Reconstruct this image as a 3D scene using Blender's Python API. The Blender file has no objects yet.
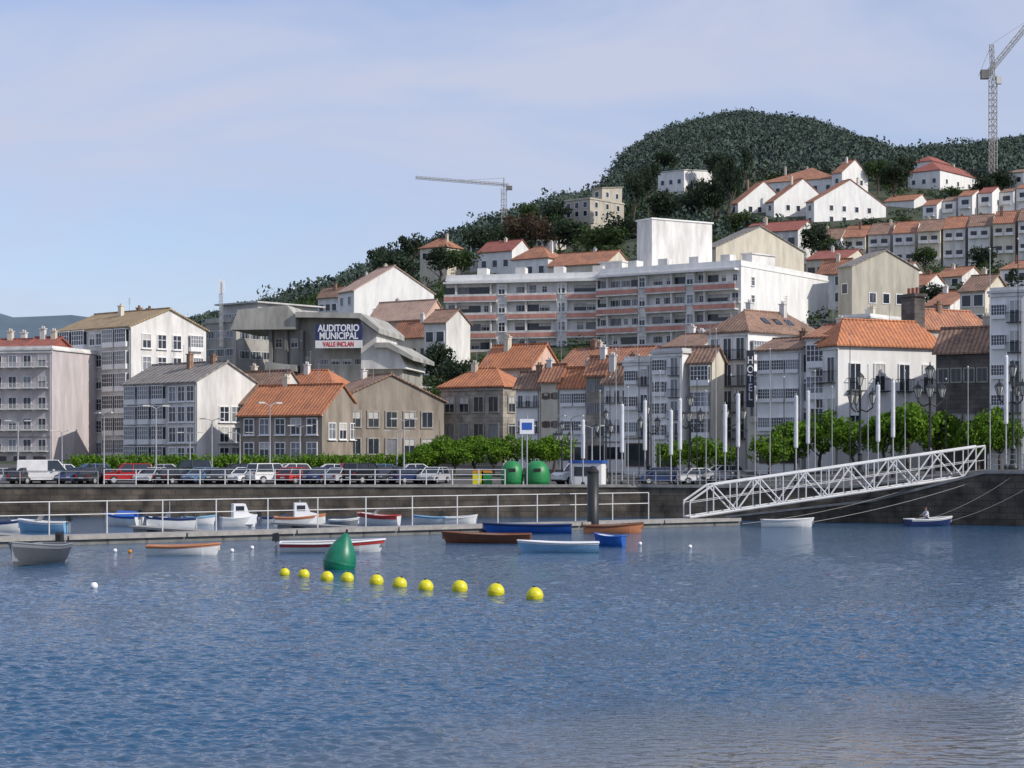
import bpy, math, random
import numpy as np
from math import sin, cos, pi, radians as R
from mathutils import Vector, Matrix
random.seed(7); rng=np.random.default_rng(5)
F=1900.;H0=5.1;HY=455.
sc=bpy.context.scene; col=sc.collection
# ---------------------------------------------------------------- materials
def new_mat(name):
    m=bpy.data.materials.new(name); m.use_nodes=True
    nt=m.node_tree; b=nt.nodes['Principled BSDF']; return m,nt,b
def N(nt,t,**k):
    n=nt.nodes.new(t)
    for a,v in k.items(): setattr(n,a,v)
    return n
def lin(c): return (c[0],c[1],c[2],1)
def mat(name,c,rough=.6,var=.25,scale=1.2,bump=0,metal=0,c2=None,streak=False,detail=5):
    m,nt,b=new_mat(name); b.inputs['Roughness'].default_value=rough; b.inputs['Metallic'].default_value=metal
    tc=N(nt,'ShaderNodeTexCoord'); oi=N(nt,'ShaderNodeObjectInfo')
    ad=N(nt,'ShaderNodeVectorMath',operation='MULTIPLY_ADD')
    nt.links.new(oi.outputs['Random'],ad.inputs[0]); ad.inputs[1].default_value=(37,53,0); nt.links.new(tc.outputs['Object'],ad.inputs[2])
    n=N(nt,'ShaderNodeTexNoise'); n.inputs['Scale'].default_value=scale; n.inputs['Detail'].default_value=detail; n.inputs['Roughness'].default_value=.65
    src=ad.outputs[0]
    if streak:
        mp=N(nt,'ShaderNodeMapping'); mp.inputs['Scale'].default_value=(1,1,.22); nt.links.new(src,mp.inputs[0]); src=mp.outputs[0]
    nt.links.new(src,n.inputs['Vector'])
    r=N(nt,'ShaderNodeValToRGB'); r.color_ramp.elements[0].position=.32; r.color_ramp.elements[1].position=.62
    c2=c2 or tuple(x*(1-var) for x in c)
    r.color_ramp.elements[0].color=lin(c2); r.color_ramp.elements[1].color=lin(c)
    nt.links.new(n.outputs['Fac'],r.inputs[0]); nt.links.new(r.outputs[0],b.inputs['Base Color'])
    if bump:
        bp=N(nt,'ShaderNodeBump'); bp.inputs['Strength'].default_value=bump; bp.inputs['Distance'].default_value=.05
        nt.links.new(n.outputs['Fac'],bp.inputs['Height']); nt.links.new(bp.outputs[0],b.inputs['Normal'])
    return m
def tilemat(name,c1,c2,dark,pitch=.42):
    m,nt,b=new_mat(name); b.inputs['Roughness'].default_value=.85
    tc=N(nt,'ShaderNodeTexCoord'); sx=N(nt,'ShaderNodeSeparateXYZ'); sn=N(nt,'ShaderNodeSeparateXYZ')
    nt.links.new(tc.outputs['Object'],sx.inputs[0]); nt.links.new(tc.outputs['Normal'],sn.inputs[0])
    def Mt(op,a,bb=None):
        n=N(nt,'ShaderNodeMath',operation=op)
        for i,v in enumerate((a,bb)):
            if v is None: continue
            if isinstance(v,(int,float)): n.inputs[i].default_value=v
            else: nt.links.new(v,n.inputs[i])
        return n.outputs[0]
    g=Mt('GREATER_THAN',Mt('ABSOLUTE',sn.outputs['X']),Mt('ABSOLUTE',sn.outputs['Y']))
    mx=N(nt,'ShaderNodeMix'); nt.links.new(g,mx.inputs[0]); nt.links.new(sx.outputs['X'],mx.inputs[2]); nt.links.new(sx.outputs['Y'],mx.inputs[3])
    s=Mt('SINE',Mt('MULTIPLY',mx.outputs[0],2*pi/pitch)); s=Mt('MULTIPLY_ADD',s,.5); s.node.inputs[2].default_value=.5
    oi=N(nt,'ShaderNodeObjectInfo'); ad=N(nt,'ShaderNodeVectorMath',operation='MULTIPLY_ADD')
    nt.links.new(oi.outputs['Random'],ad.inputs[0]); ad.inputs[1].default_value=(37,53,11); nt.links.new(tc.outputs['Object'],ad.inputs[2])
    n1=N(nt,'ShaderNodeTexNoise'); n1.inputs['Scale'].default_value=.6; n1.inputs['Detail'].default_value=8; n1.inputs['Roughness'].default_value=.78; nt.links.new(ad.outputs[0],n1.inputs['Vector'])
    n2=N(nt,'ShaderNodeTexNoise'); n2.inputs['Scale'].default_value=4.5; n2.inputs['Detail'].default_value=3; nt.links.new(ad.outputs[0],n2.inputs['Vector'])
    r=N(nt,'ShaderNodeValToRGB'); e=r.color_ramp.elements; e[0].position=.38; e[0].color=lin(dark); e[1].position=.61; e[1].color=lin(c1)
    k=e.new(.49); k.color=lin(c2)
    nt.links.new(Mt('ADD',Mt('MULTIPLY',n1.outputs['Fac'],.62),Mt('MULTIPLY',n2.outputs['Fac'],.38)),r.inputs[0])
    mm=N(nt,'ShaderNodeMix',data_type='RGBA',blend_type='MULTIPLY'); mm.inputs[0].default_value=1
    cr=N(nt,'ShaderNodeMapRange'); cr.inputs[3].default_value=.62; cr.inputs[4].default_value=1.1; nt.links.new(s,cr.inputs[0])
    nt.links.new(r.outputs[0],mm.inputs[6]); nt.links.new(cr.outputs[0],mm.inputs[7]); nt.links.new(mm.outputs[2],b.inputs['Base Color'])
    bp=N(nt,'ShaderNodeBump'); bp.inputs['Strength'].default_value=.5; bp.inputs['Distance'].default_value=.08; nt.links.new(s,bp.inputs['Height']); nt.links.new(bp.outputs[0],b.inputs['Normal'])
    return m
def blockmat(name,c1,c2,mortar,scale=1.,bw=.9,rh=.4,lo=.45):
    m,nt,b=new_mat(name); b.inputs['Roughness'].default_value=.85
    tc=N(nt,'ShaderNodeTexCoord'); sx=N(nt,'ShaderNodeSeparateXYZ'); nt.links.new(tc.outputs['Object'],sx.inputs[0])
    a=N(nt,'ShaderNodeMath',operation='ADD'); nt.links.new(sx.outputs['X'],a.inputs[0]); nt.links.new(sx.outputs['Y'],a.inputs[1])
    c=N(nt,'ShaderNodeCombineXYZ'); nt.links.new(a.outputs[0],c.inputs[0]); nt.links.new(sx.outputs['Z'],c.inputs[1])
    br=N(nt,'ShaderNodeTexBrick'); br.inputs['Scale'].default_value=scale; br.inputs['Color1'].default_value=lin(c1); br.inputs['Color2'].default_value=lin(c2); br.inputs['Mortar'].default_value=lin(mortar)
    br.inputs['Brick Width'].default_value=bw; br.inputs['Row Height'].default_value=rh; br.inputs['Mortar Size'].default_value=.02; nt.links.new(c.outputs[0],br.inputs['Vector'])
    n=N(nt,'ShaderNodeTexNoise'); n.inputs['Scale'].default_value=.8; n.inputs['Detail'].default_value=8; nt.links.new(tc.outputs['Object'],n.inputs['Vector'])
    mr=N(nt,'ShaderNodeMapRange'); mr.inputs[1].default_value=.3; mr.inputs[2].default_value=.7; mr.inputs[3].default_value=lo; mr.inputs[4].default_value=1.3; nt.links.new(n.outputs['Fac'],mr.inputs[0])
    mm=N(nt,'ShaderNodeMix',data_type='RGBA',blend_type='MULTIPLY'); mm.inputs[0].default_value=1; nt.links.new(br.outputs['Color'],mm.inputs[6]); nt.links.new(mr.outputs[0],mm.inputs[7])
    nt.links.new(mm.outputs[2],b.inputs['Base Color'])
    return m
def leafmat(name,c,c2):
    m,nt,b=new_mat(name); b.inputs['Roughness'].default_value=.7; b.inputs['Specular IOR Level'].default_value=.2
    fo='forest' in name
    g=N(nt,'ShaderNodeNewGeometry'); tc=N(nt,'ShaderNodeTexCoord')
    n=N(nt,'ShaderNodeTexNoise'); n.inputs['Scale'].default_value=.02 if fo else 2.; n.inputs['Detail'].default_value=6; nt.links.new(tc.outputs['Object'],n.inputs['Vector'])
    a=N(nt,'ShaderNodeMath',operation='MULTIPLY_ADD'); nt.links.new(g.outputs['Random Per Island'],a.inputs[0]); a.inputs[1].default_value=.25 if fo else .55
    s=N(nt,'ShaderNodeMath',operation='MULTIPLY_ADD'); nt.links.new(n.outputs['Fac'],s.inputs[0]); s.inputs[1].default_value=1.6 if fo else 1.2; s.inputs[2].default_value=-.42 if fo else -.38; nt.links.new(s.outputs[0],a.inputs[2])
    a.use_clamp=True
    mx=N(nt,'ShaderNodeMix',data_type='RGBA'); mx.inputs[6].default_value=lin(c2); mx.inputs[7].default_value=lin(c); nt.links.new(a.outputs[0],mx.inputs[0]); nt.links.new(mx.outputs[2],b.inputs['Base Color'])
    if not fo:
        tr=N(nt,'ShaderNodeBsdfTranslucent'); nt.links.new(mx.outputs[2],tr.inputs[0]); ms=N(nt,'ShaderNodeMixShader'); ms.inputs[0].default_value=.35
        out=nt.nodes['Material Output']; nt.links.new(b.outputs[0],ms.inputs[1]); nt.links.new(tr.outputs[0],ms.inputs[2]); nt.links.new(ms.outputs[0],out.inputs[0])
    return m
M={}
M['white']=mat('white_plaster',(.81,.80,.77),.8,.2,.9,.15,streak=True)
M['white2']=mat('aged_white_plaster',(.75,.73,.69),.85,.36,.7,.2,streak=True)
M['grey']=mat('grey_plaster',(.56,.55,.54),.85,.3,.7,.2,streak=True)
M['pinkg']=mat('pinkish_grey_plaster',(.58,.52,.51),.85,.3,.7,.2,streak=True)
M['cream']=mat('cream_plaster',(.68,.62,.50),.85,.28,.8,.2,streak=True)
M['beige']=mat('beige_render',(.50,.46,.38),.9,.3,.8,.2,streak=True)
M['brownr']=mat('brown_grey_render',(.33,.28,.225),.9,.45,.8,.25,streak=True)
M['peach']=mat('peach_plaster',(.68,.46,.36),.85,.25,.8,.2,streak=True)
M['salmon']=mat('salmon_band',(.64,.30,.235),.8,.35,1.,.1,streak=True)
M['concrete']=mat('stained_concrete',(.44,.43,.39),.9,.5,.6,.3,streak=True)
M['dkconcrete']=mat('dark_concrete',(.22,.215,.20),.9,.4,.6,.3,streak=True)
M['granite']=blockmat('granite_blocks',(.40,.36,.30),(.32,.29,.24),(.22,.20,.17))
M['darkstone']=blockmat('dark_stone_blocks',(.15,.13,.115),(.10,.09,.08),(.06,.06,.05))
M['quay']=blockmat('quay_masonry',(.12,.097,.073),(.078,.066,.05),(.035,.03,.025),1,1.2,.45,.3)
M['cap']=mat('granite_coping',(.36,.34,.30),.9,.4,1.5,.2)
M['tile']=tilemat('orange_clay_tiles',(.55,.26,.14),(.39,.17,.10),(.19,.11,.08))
M['tileo']=tilemat('bright_orange_clay_tiles',(.64,.26,.11),(.50,.19,.09),(.28,.13,.08))
M['tile2']=tilemat('brown_clay_tiles',(.40,.25,.17),(.28,.17,.12),(.14,.10,.075))
M['tile3']=tilemat('red_clay_tiles',(.42,.14,.10),(.33,.11,.08),(.18,.07,.055))
M['tilep']=tilemat('faded_peach_tiles',(.62,.44,.34),(.54,.36,.27),(.36,.24,.19))
M['tileg']=tilemat('grey_fibre_roofing',(.34,.31,.27),(.28,.25,.22),(.16,.15,.13),.9)
M['ochre']=tilemat('ochre_tiles',(.46,.35,.20),(.38,.27,.15),(.24,.17,.11))
M['glass']=mat('window_glass',(.035,.045,.06),.12,.5,.7)
M['glass2']=mat('curtained_glass',(.22,.23,.25),.3,.4,.9)
M['blind']=mat('roller_blind',(.5,.49,.46),.6,.2,2)
M['frame']=mat('white_window_frame',(.78,.78,.77),.5,.12,3)
M['brownf']=mat('brown_shutter',(.15,.08,.045),.6,.3,3)
M['metal']=mat('galvanised_metal',(.42,.43,.44),.5,.25,2,metal=.3)
M['whitem']=mat('white_painted_metal',(.68,.68,.67),.5,.22,1.5)
M['black']=mat('black_painted_iron',(.022,.024,.025),.45,.3,3)
M['rubber']=mat('tyre_rubber',(.02,.02,.02),.85,.2,4)
M['asph']=mat('asphalt',(.10,.096,.09),.92,.3,.4,.2)
M['trunk']=mat('bark',(.10,.08,.06),.9,.4,3,.3)
M['hill']=mat('hillside_grass_and_earth',(.055,.068,.032),.95,.3,.05,c2=(.028,.040,.022),detail=10)
M['wood']=mat('varnished_wood',(.26,.11,.045),.5,.4,3)
M['deck']=mat('weathered_decking',(.36,.34,.31),.85,.35,2,.2)
M['float']=mat('pontoon_float',(.20,.20,.19),.8,.4,1)
M['yellow']=mat('yellow_buoy_plastic',(.72,.66,.02),.4,.25,5)
M['green']=mat('green_buoy_plastic',(.005,.19,.10),.38,.35,2)
M['binG']=mat('green_container_plastic',(.02,.24,.07),.45,.25,2)
M['skin']=mat('skin',(.45,.27,.19),.6,.1,3)
M['hair']=mat('dark_hair',(.03,.02,.015),.7,.2,3)
M['shirt']=mat('pale_shirt',(.62,.62,.66),.8,.15,4)
M['trous']=mat('navy_trousers',(.03,.04,.09),.8,.2,4)
M['rope']=mat('mooring_rope',(.38,.36,.32),.9,.2,4)
M['signblue']=mat('sign_navy',(.025,.035,.12),.5,.1,2)
M['hotelblk']=mat('hotel_sign_panel',(.018,.022,.035),.5,.1,2)
M['redtxt']=mat('red_lettering',(.6,.03,.03),.5,.1,2)
M['bandw']=mat('white_banner',(.82,.82,.82),.6,.06,2)
M['lamp']=mat('lantern_glass',(.55,.55,.5),.3,.1,2)
M['bluep']=mat('blue_panel',(.03,.12,.45),.5,.1,2)
M['yel2']=mat('amber_lens',(.6,.25,.02),.3,.1,2)
M['redl']=mat('red_lens',(.45,.01,.01),.3,.1,2)
M['crane']=mat('crane_paint',(.42,.40,.36),.5,.2,2)
M['cylg']=mat('grey_white_cylinder',(.70,.71,.73),.5,.2,1.5)
M['leafP']=leafmat('leaf_bright',(.18,.32,.025),(.07,.15,.018))
M['leafM']=leafmat('leaf_mid',(.075,.118,.035),(.032,.058,.022))
M['leafD']=leafmat('leaf_dark',(.048,.072,.038),(.020,.034,.021))
M['leafY']=leafmat('leaf_yellow',(.30,.30,.03),(.12,.15,.02))
M['leafR']=leafmat('leaf_rust',(.11,.075,.045),(.05,.035,.022))
M['forest']=leafmat('forest_leaf_haze_tinted',(.085,.118,.085),(.048,.072,.064))  # greens lifted towards blue: haze over the hill painted into the leaf colour
def paint(name,c,rough=.3): 
    if name not in M:
        M[name]=mat(name,c,rough,.15,1.5)
    return M[name]
# ---------------------------------------------------------------- mesh helpers
class MB:
    def __init__(s): s.v=[];s.f=[];s.mi=[];s.k=0
    def add(s,vs,fs):
        n=len(s.v); s.v+=[tuple(v) for v in vs]; s.f+=[tuple(i+n for i in f) for f in fs]; s.mi+=[s.k]*len(fs); return s
    def box(s,x0,x1,y0,y1,z0,z1):
        return s.add([(x0,y0,z0),(x1,y0,z0),(x1,y1,z0),(x0,y1,z0),(x0,y0,z1),(x1,y0,z1),(x1,y1,z1),(x0,y1,z1)],
          [(0,3,2,1),(4,5,6,7),(0,1,5,4),(1,2,6,5),(2,3,7,6),(3,0,4,7)])
    def prism(s,p,a,b,ax='y'):
        n=len(p)
        if ax=='y': vs=[(x,a,z) for x,z in p]+[(x,b,z) for x,z in p]
        elif ax=='x': vs=[(a,y,z) for y,z in p]+[(b,y,z) for y,z in p]
        else: vs=[(x,y,a) for x,y in p]+[(x,y,b) for x,y in p]
        return s.add(vs,[tuple(range(n-1,-1,-1)),tuple(range(n,2*n))]+[(i,(i+1)%n,n+(i+1)%n,n+i) for i in range(n)])
    def bar(s,a,b,r,n=6,r2=None):
        a=Vector(a);b=Vector(b);d=b-a
        if d.length<1e-6: return s
        q=d.to_track_quat('Z','Y'); r2=r if r2 is None else r2
        vs=[a+q@Vector((r*cos(2*pi*i/n),r*sin(2*pi*i/n),0)) for i in range(n)]+[b+q@Vector((r2*cos(2*pi*i/n),r2*sin(2*pi*i/n),0)) for i in range(n)]
        return s.add(vs,[tuple(range(n-1,-1,-1)),tuple(range(n,2*n))]+[(i,(i+1)%n,n+(i+1)%n,n+i) for i in range(n)])
    def path(s,pts,r,n=6):
        for a,b in zip(pts,pts[1:]): s.bar(a,b,r,n)
        return s
    def lathe(s,prof,n=18,c=(0,0,0)):
        vs=[(c[0]+r*cos(2*pi*i/n),c[1]+r*sin(2*pi*i/n),c[2]+z) for r,z in prof for i in range(n)]
        fs=[(k*n+i,k*n+(i+1)%n,(k+1)*n+(i+1)%n,(k+1)*n+i) for k in range(len(prof)-1) for i in range(n)]
        fs+= [tuple(range(n-1,-1,-1)),tuple(range((len(prof)-1)*n,len(prof)*n))]
        return s.add(vs,fs)
    def mesh(s,name,mats,smooth=False):
        m=bpy.data.meshes.new(name); m.from_pydata(s.v,[],s.f)
        for x in (mats if isinstance(mats,(list,tuple)) else [mats]): m.materials.append(M[x] if isinstance(x,str) else x)
        if any(s.mi): m.polygons.foreach_set('material_index',s.mi)
        if smooth: m.polygons.foreach_set('use_smooth',[True]*len(m.polygons))
        m.update(); return m
    def build(s,name,mats,parent=None,smooth=False,loc=None):
        return link(name,s.mesh(name,mats,smooth),parent,loc)
def link(name,me,parent=None,loc=None,rz=None,scale=None):
    o=bpy.data.objects.new(name,me); col.objects.link(o)
    if parent: o.parent=parent
    if loc is not None: o.location=loc
    if rz is not None: o.rotation_euler=(0,0,rz)
    if scale is not None: o.scale=scale if isinstance(scale,(tuple,list)) else (scale,)*3
    return o
def tag(o,label=None,cat=None,group=None,kind=None):
    if label: o['label']=label
    if cat: o['category']=cat
    if group: o['group']=group
    if kind: o['kind']=kind
    return o
def empty(name,loc,rz=0,label=None,cat=None,group=None):
    o=bpy.data.objects.new(name,None); col.objects.link(o); o.location=loc; o.rotation_euler=(0,0,rz); o.empty_display_size=.5
    return tag(o,label,cat,group)
def copy_tree(o,parent=None):
    c=o.copy(); col.objects.link(c)
    if parent: c.parent=parent
    for ch in list(o.children): copy_tree(ch,c)
    return c
def at(px,py,Y): return Vector(((px-512)*Y/F,Y,H0+(HY-py)*Y/F))
def ORD(i): return ['first','second','third','fourth','fifth','sixth','seventh','eighth','ninth','tenth','eleventh','twelfth','thirteenth','fourteenth','fifteenth','sixteenth','seventeenth','eighteenth','nineteenth','twentieth','twenty-first','twenty-second','twenty-third','twenty-fourth','twenty-fifth','twenty-sixth','twenty-seventh','twenty-eighth','twenty-ninth','thirtieth'][i]
def text(body,size,m,name,parent,loc,rot,extr=.03,vert=False,off=.012):
    c=bpy.data.curves.new(name,'FONT'); c.body=body; c.size=size; c.extrude=extr; c.align_x='CENTER'; c.align_y='CENTER'; c.offset=size*off
    if vert: c.space_line=.85
    t=bpy.data.objects.new('tmp',c); col.objects.link(t); dg=bpy.context.evaluated_depsgraph_get(); dg.update()
    me=bpy.data.meshes.new_from_object(t.evaluated_get(dg)); bpy.data.objects.remove(t)
    me.materials.clear(); me.materials.append(M[m]); o=link(name,me,parent,loc); o.rotation_euler=rot; return o
# ---------------------------------------------------------------- terrain
KP=[-500,0,130,220,330,445,540,640,740,830,930,1024,1500]
RW={240:[458,456,452,445,436,425,420,415,412,410,410,410,412],
290:[455,450,440,400,385,370,360,350,345,340,335,335,345],
340:[452,448,435,380,335,320,305,295,298,305,310,312,320],
420:[450,446,430,365,320,290,270,260,262,276,280,280,290],
500:[448,444,420,355,312,276,254,238,240,250,250,246,255],
620:[447,442,400,345,304,262,228,208,192,190,192,200,215]}
RK=[-500,0,130,200,290,350,400,460,520,570,600,612,625,650,690,740,800,850,900,960,1024,1500]
RP=[348,345,338,328,313,294,272,250,229,217,209,190,166,147,132,122,129,146,164,157,148,196]
def ye(px): return float(np.interp(px,[-500,640,850,1024,1500],[158,156,149,139,118]))
def ztop(px): return float(np.interp(px,[-500,700,850,985,1500],[2.45,2.45,2.5,3.8,3.8]))
def prof(px):
    e=ye(px); ys=[e,e+14,205]; zs=[ztop(px),float(np.interp(px,[-500,700,850,1500],[2.45,2.5,3.7,3.8])),4.1]
    for Y,l in RW.items(): ys.append(Y); zs.append(H0+(HY-np.interp(px,KP,l))*Y/F)
    rp=np.interp(px,RK,RP); z3=H0+(HY-rp)*1300/F; z2=zs[-1]
    ys.append(900); zs.append(z2+(z3-z2)*.45); ys.append(1300); zs.append(z3)
    ys+= [1700,2600,9000]; zs+=[z3*.7,10,0]
    return ys,zs
def gz(px,Y): ys,zs=prof(px); return float(np.interp(Y,ys,zs))
def gpt(px,Y): return Vector(((px-512)*Y/F,Y,gz(px,Y)))
cols=list(range(-3500,-600,300))+list(range(-600,1700,12))+list(range(1700,4600,300))
def gmesh(name,rows,m,kind='structure'):
    v=[];f=[]
    for p in cols:
        e=ye(p)
        for r in rows:
            Y=e+r if r<30 else r
            v.append(((p-512)*Y/F,Y,gz(p,Y)))
    n=len(rows)
    for i in range(len(cols)-1):
        for j in range(n-1): a=i*n+j; f.append((a,a+n,a+n+1,a+1))
    me=bpy.data.meshes.new(name); me.from_pydata(v,[],f); me.materials.append(M[m]); o=link(name,me); o['kind']=kind; return o
gmesh('promenade',[0.5,5,10,14,190,205],'asph')
gmesh('hillside',[205,222,240,265,290,315,340,380,420,460,500,560,620,700,800,900,1000,1150,1300,1500,1700,2600,9000],'hill')
# quay wall + coping
qp=[-600,0,130,260,400,520,640,700,760,850,900,940,985,1024,1200,1500]
q=MB();cq=MB()
for a,b in zip(qp,qp[1:]):
    A=gpt(a,ye(a));B=gpt(b,ye(b)); A.z=ztop(a);B.z=ztop(b)
    d=Vector((0,.5,0))
    A2=Vector((A.x,A.y-.6,-3));B2=Vector((B.x,B.y-.6,-3))
    q.add([A2,B2,B,A,A2+d,B2+d,B+d,A+d],[(0,1,2,3),(3,2,6,7),(5,4,7,6)])
    A1=A+Vector((0,-.12,.0));B1=B+Vector((0,-.12,.0)); h=Vector((0,0,.22)); w=Vector((0,.75,0))
    cq.add([A1,B1,B1+h,A1+h,A1+w,B1+w,B1+w+h,A1+w+h],[(0,1,2,3),(3,2,6,7),(5,4,7,6)])
r=empty('quay_wall',(0,150,0),0,'dark stained masonry quay wall running behind the moored boats','quay wall')
for o in (q.build('masonry','quay'),cq.build('coping','cap')): o.parent=r; o.location=(0,-150,0)
# sloping stone ramp along the right quay
A=at(748,0,ye(748)-4.5);B=at(985,0,ye(985)-3.2);A.z=0;B.z=0
u=(B-A).normalized(); L=(B-A).length; rz=math.atan2(u.y,u.x)
r=empty('stone_slipway',A,rz,'weathered stone ramp climbing along the right quay under the gangway','slipway')
MB().prism([(-2,-2),(L+14,-2),(L+14,3.75),(L,3.75),(L*.55,1.6),(-2,.15)],0,2.6).build('masonry','quay',r)
MB().prism([(-2,.155),(L*.55,1.605),(L,3.755),(L+14,3.755),(L+14,3.95),(L,3.95),(L*.55,1.8),(-2,.30)],-.08,.5).build('coping','cap',r)
# distant hills
v=[];f=[];nx=120
xs=np.linspace(-4800,1400,nx)
def fr(x): return 268+22*sin(x/420.)+16*sin(x/170.+1)+8*sin(x/61.)+5*sin(x/27.)
for x in xs:
    for Y,k in ((2600,0.0),(3000,.6),(3400,1),(4200,.3)): v.append((x,Y,fr(x)*k*(1.0 if x<-300 else max(.3,1-(x+300)/1500))))
for i in range(nx-1):
    for j in range(3): a=i*4+j; f.append((a,a+4,a+5,a+1))
M['far']=mat('distant_woodland_haze_tinted',(.105,.150,.190),.95,.25,.01,c2=(.075,.115,.145),detail=10)  # aerial haze is painted into the base colour as a blue shift
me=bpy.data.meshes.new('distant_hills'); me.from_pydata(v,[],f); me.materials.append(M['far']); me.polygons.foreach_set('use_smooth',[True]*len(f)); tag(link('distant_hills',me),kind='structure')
# ---------------------------------------------------------------- water
pyr=np.arange(511,800,.36); Yd=9690./(pyr-455)[::-1]
Yr=np.concatenate([[-300,-60,0,12,20],Yd]); Yr=np.sort(Yr); Yr=np.concatenate([Yr,[200,300]])
tp=np.concatenate([np.array([-14000,-6000,-2500,-900,-400]),np.arange(-150,1180,1.8),np.array([1400,1900,3500,7000,15000])])
T=(tp-512)/F
YY,TT=np.meshgrid(Yr,T,indexing='ij'); XX=TT*np.maximum(YY,24.)
ZZ=np.zeros_like(XX); dy=np.maximum(YY,24)**2/(F*H0)*.36
inside=((YY>24)&(YY<175)&(np.abs(TT)<.4)).astype(float)
g=.85+.22*np.sin(XX*.13+YY*.21+1)+.16*np.sin(XX*.31-YY*.17)+.1*np.sin(XX*.05+YY*.6)
px_=512+TT*F
wob=1.6*np.sin(XX*.9)+1.1*np.sin(XX*2.1+YY*.7)
calm=1-.84*np.clip((42-YY+wob*.6)/5,0,1)*np.clip((px_-330)/260,0,1)
for i in range(110):
    lam=.16*(6.5**rng.random()); th=pi/2+rng.normal(0,.6); k=2*pi/lam; amp=.0066*lam*(1 if lam<.7 else .55)
    att=np.clip((lam/dy-1.9)/1.8,0,1)
    ZZ+=amp*att*np.sin(k*(XX*cos(th)+YY*sin(th))+rng.random()*6.28)
ZZ*=g*calm*inside
nr,nc=YY.shape
V=np.stack([XX,YY,ZZ],-1).reshape(-1,3).astype(np.float32)
idx=np.arange(nr*nc).reshape(nr,nc)
Q=np.stack([idx[:-1,:-1],idx[:-1,1:],idx[1:,1:],idx[1:,:-1]],-1).reshape(-1,4).astype(np.int32)
def bigmesh(name,V,Q):
    me=bpy.data.meshes.new(name); me.vertices.add(len(V)); me.vertices.foreach_set('co',V.astype(np.float32).ravel())
    me.loops.add(Q.size); me.loops.foreach_set('vertex_index',Q.ravel().astype(np.int32)); me.polygons.add(len(Q))
    me.polygons.foreach_set('loop_start',np.arange(0,Q.size,4,dtype=np.int32)); me.polygons.foreach_set('loop_total',np.full(len(Q),4,dtype=np.int32))
    me.update(calc_edges=True); return me
me=bigmesh('water',V,Q); me.polygons.foreach_set('use_smooth',np.ones(len(Q),dtype=bool))
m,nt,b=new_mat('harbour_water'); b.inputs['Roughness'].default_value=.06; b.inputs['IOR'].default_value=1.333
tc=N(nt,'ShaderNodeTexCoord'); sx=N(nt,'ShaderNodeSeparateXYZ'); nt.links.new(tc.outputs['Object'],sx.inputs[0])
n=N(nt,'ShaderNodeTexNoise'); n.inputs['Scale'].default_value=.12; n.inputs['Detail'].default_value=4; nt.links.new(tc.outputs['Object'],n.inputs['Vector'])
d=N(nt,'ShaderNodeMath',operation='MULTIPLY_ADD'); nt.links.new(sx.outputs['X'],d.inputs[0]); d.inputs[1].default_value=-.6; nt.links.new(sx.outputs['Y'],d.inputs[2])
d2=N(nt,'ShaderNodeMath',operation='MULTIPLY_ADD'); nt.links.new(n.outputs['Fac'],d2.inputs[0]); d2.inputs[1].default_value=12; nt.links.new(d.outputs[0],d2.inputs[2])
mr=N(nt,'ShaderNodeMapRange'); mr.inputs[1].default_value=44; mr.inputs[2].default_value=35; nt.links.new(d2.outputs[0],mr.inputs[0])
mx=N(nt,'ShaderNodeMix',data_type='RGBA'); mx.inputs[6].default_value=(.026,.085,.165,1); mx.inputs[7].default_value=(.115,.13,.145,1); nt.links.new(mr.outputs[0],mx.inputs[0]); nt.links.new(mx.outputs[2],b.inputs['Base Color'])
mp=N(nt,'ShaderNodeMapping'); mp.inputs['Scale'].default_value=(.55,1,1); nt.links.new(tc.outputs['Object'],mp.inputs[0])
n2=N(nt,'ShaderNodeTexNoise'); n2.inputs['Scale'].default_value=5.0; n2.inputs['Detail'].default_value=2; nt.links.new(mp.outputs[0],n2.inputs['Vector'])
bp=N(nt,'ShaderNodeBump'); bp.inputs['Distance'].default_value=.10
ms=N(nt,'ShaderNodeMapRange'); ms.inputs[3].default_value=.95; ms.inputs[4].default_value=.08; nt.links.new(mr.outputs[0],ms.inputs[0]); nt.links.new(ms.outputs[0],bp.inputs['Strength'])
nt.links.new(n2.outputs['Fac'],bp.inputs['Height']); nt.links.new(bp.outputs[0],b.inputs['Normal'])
me.materials.append(m); tag(link('water',me),kind='structure')
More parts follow.
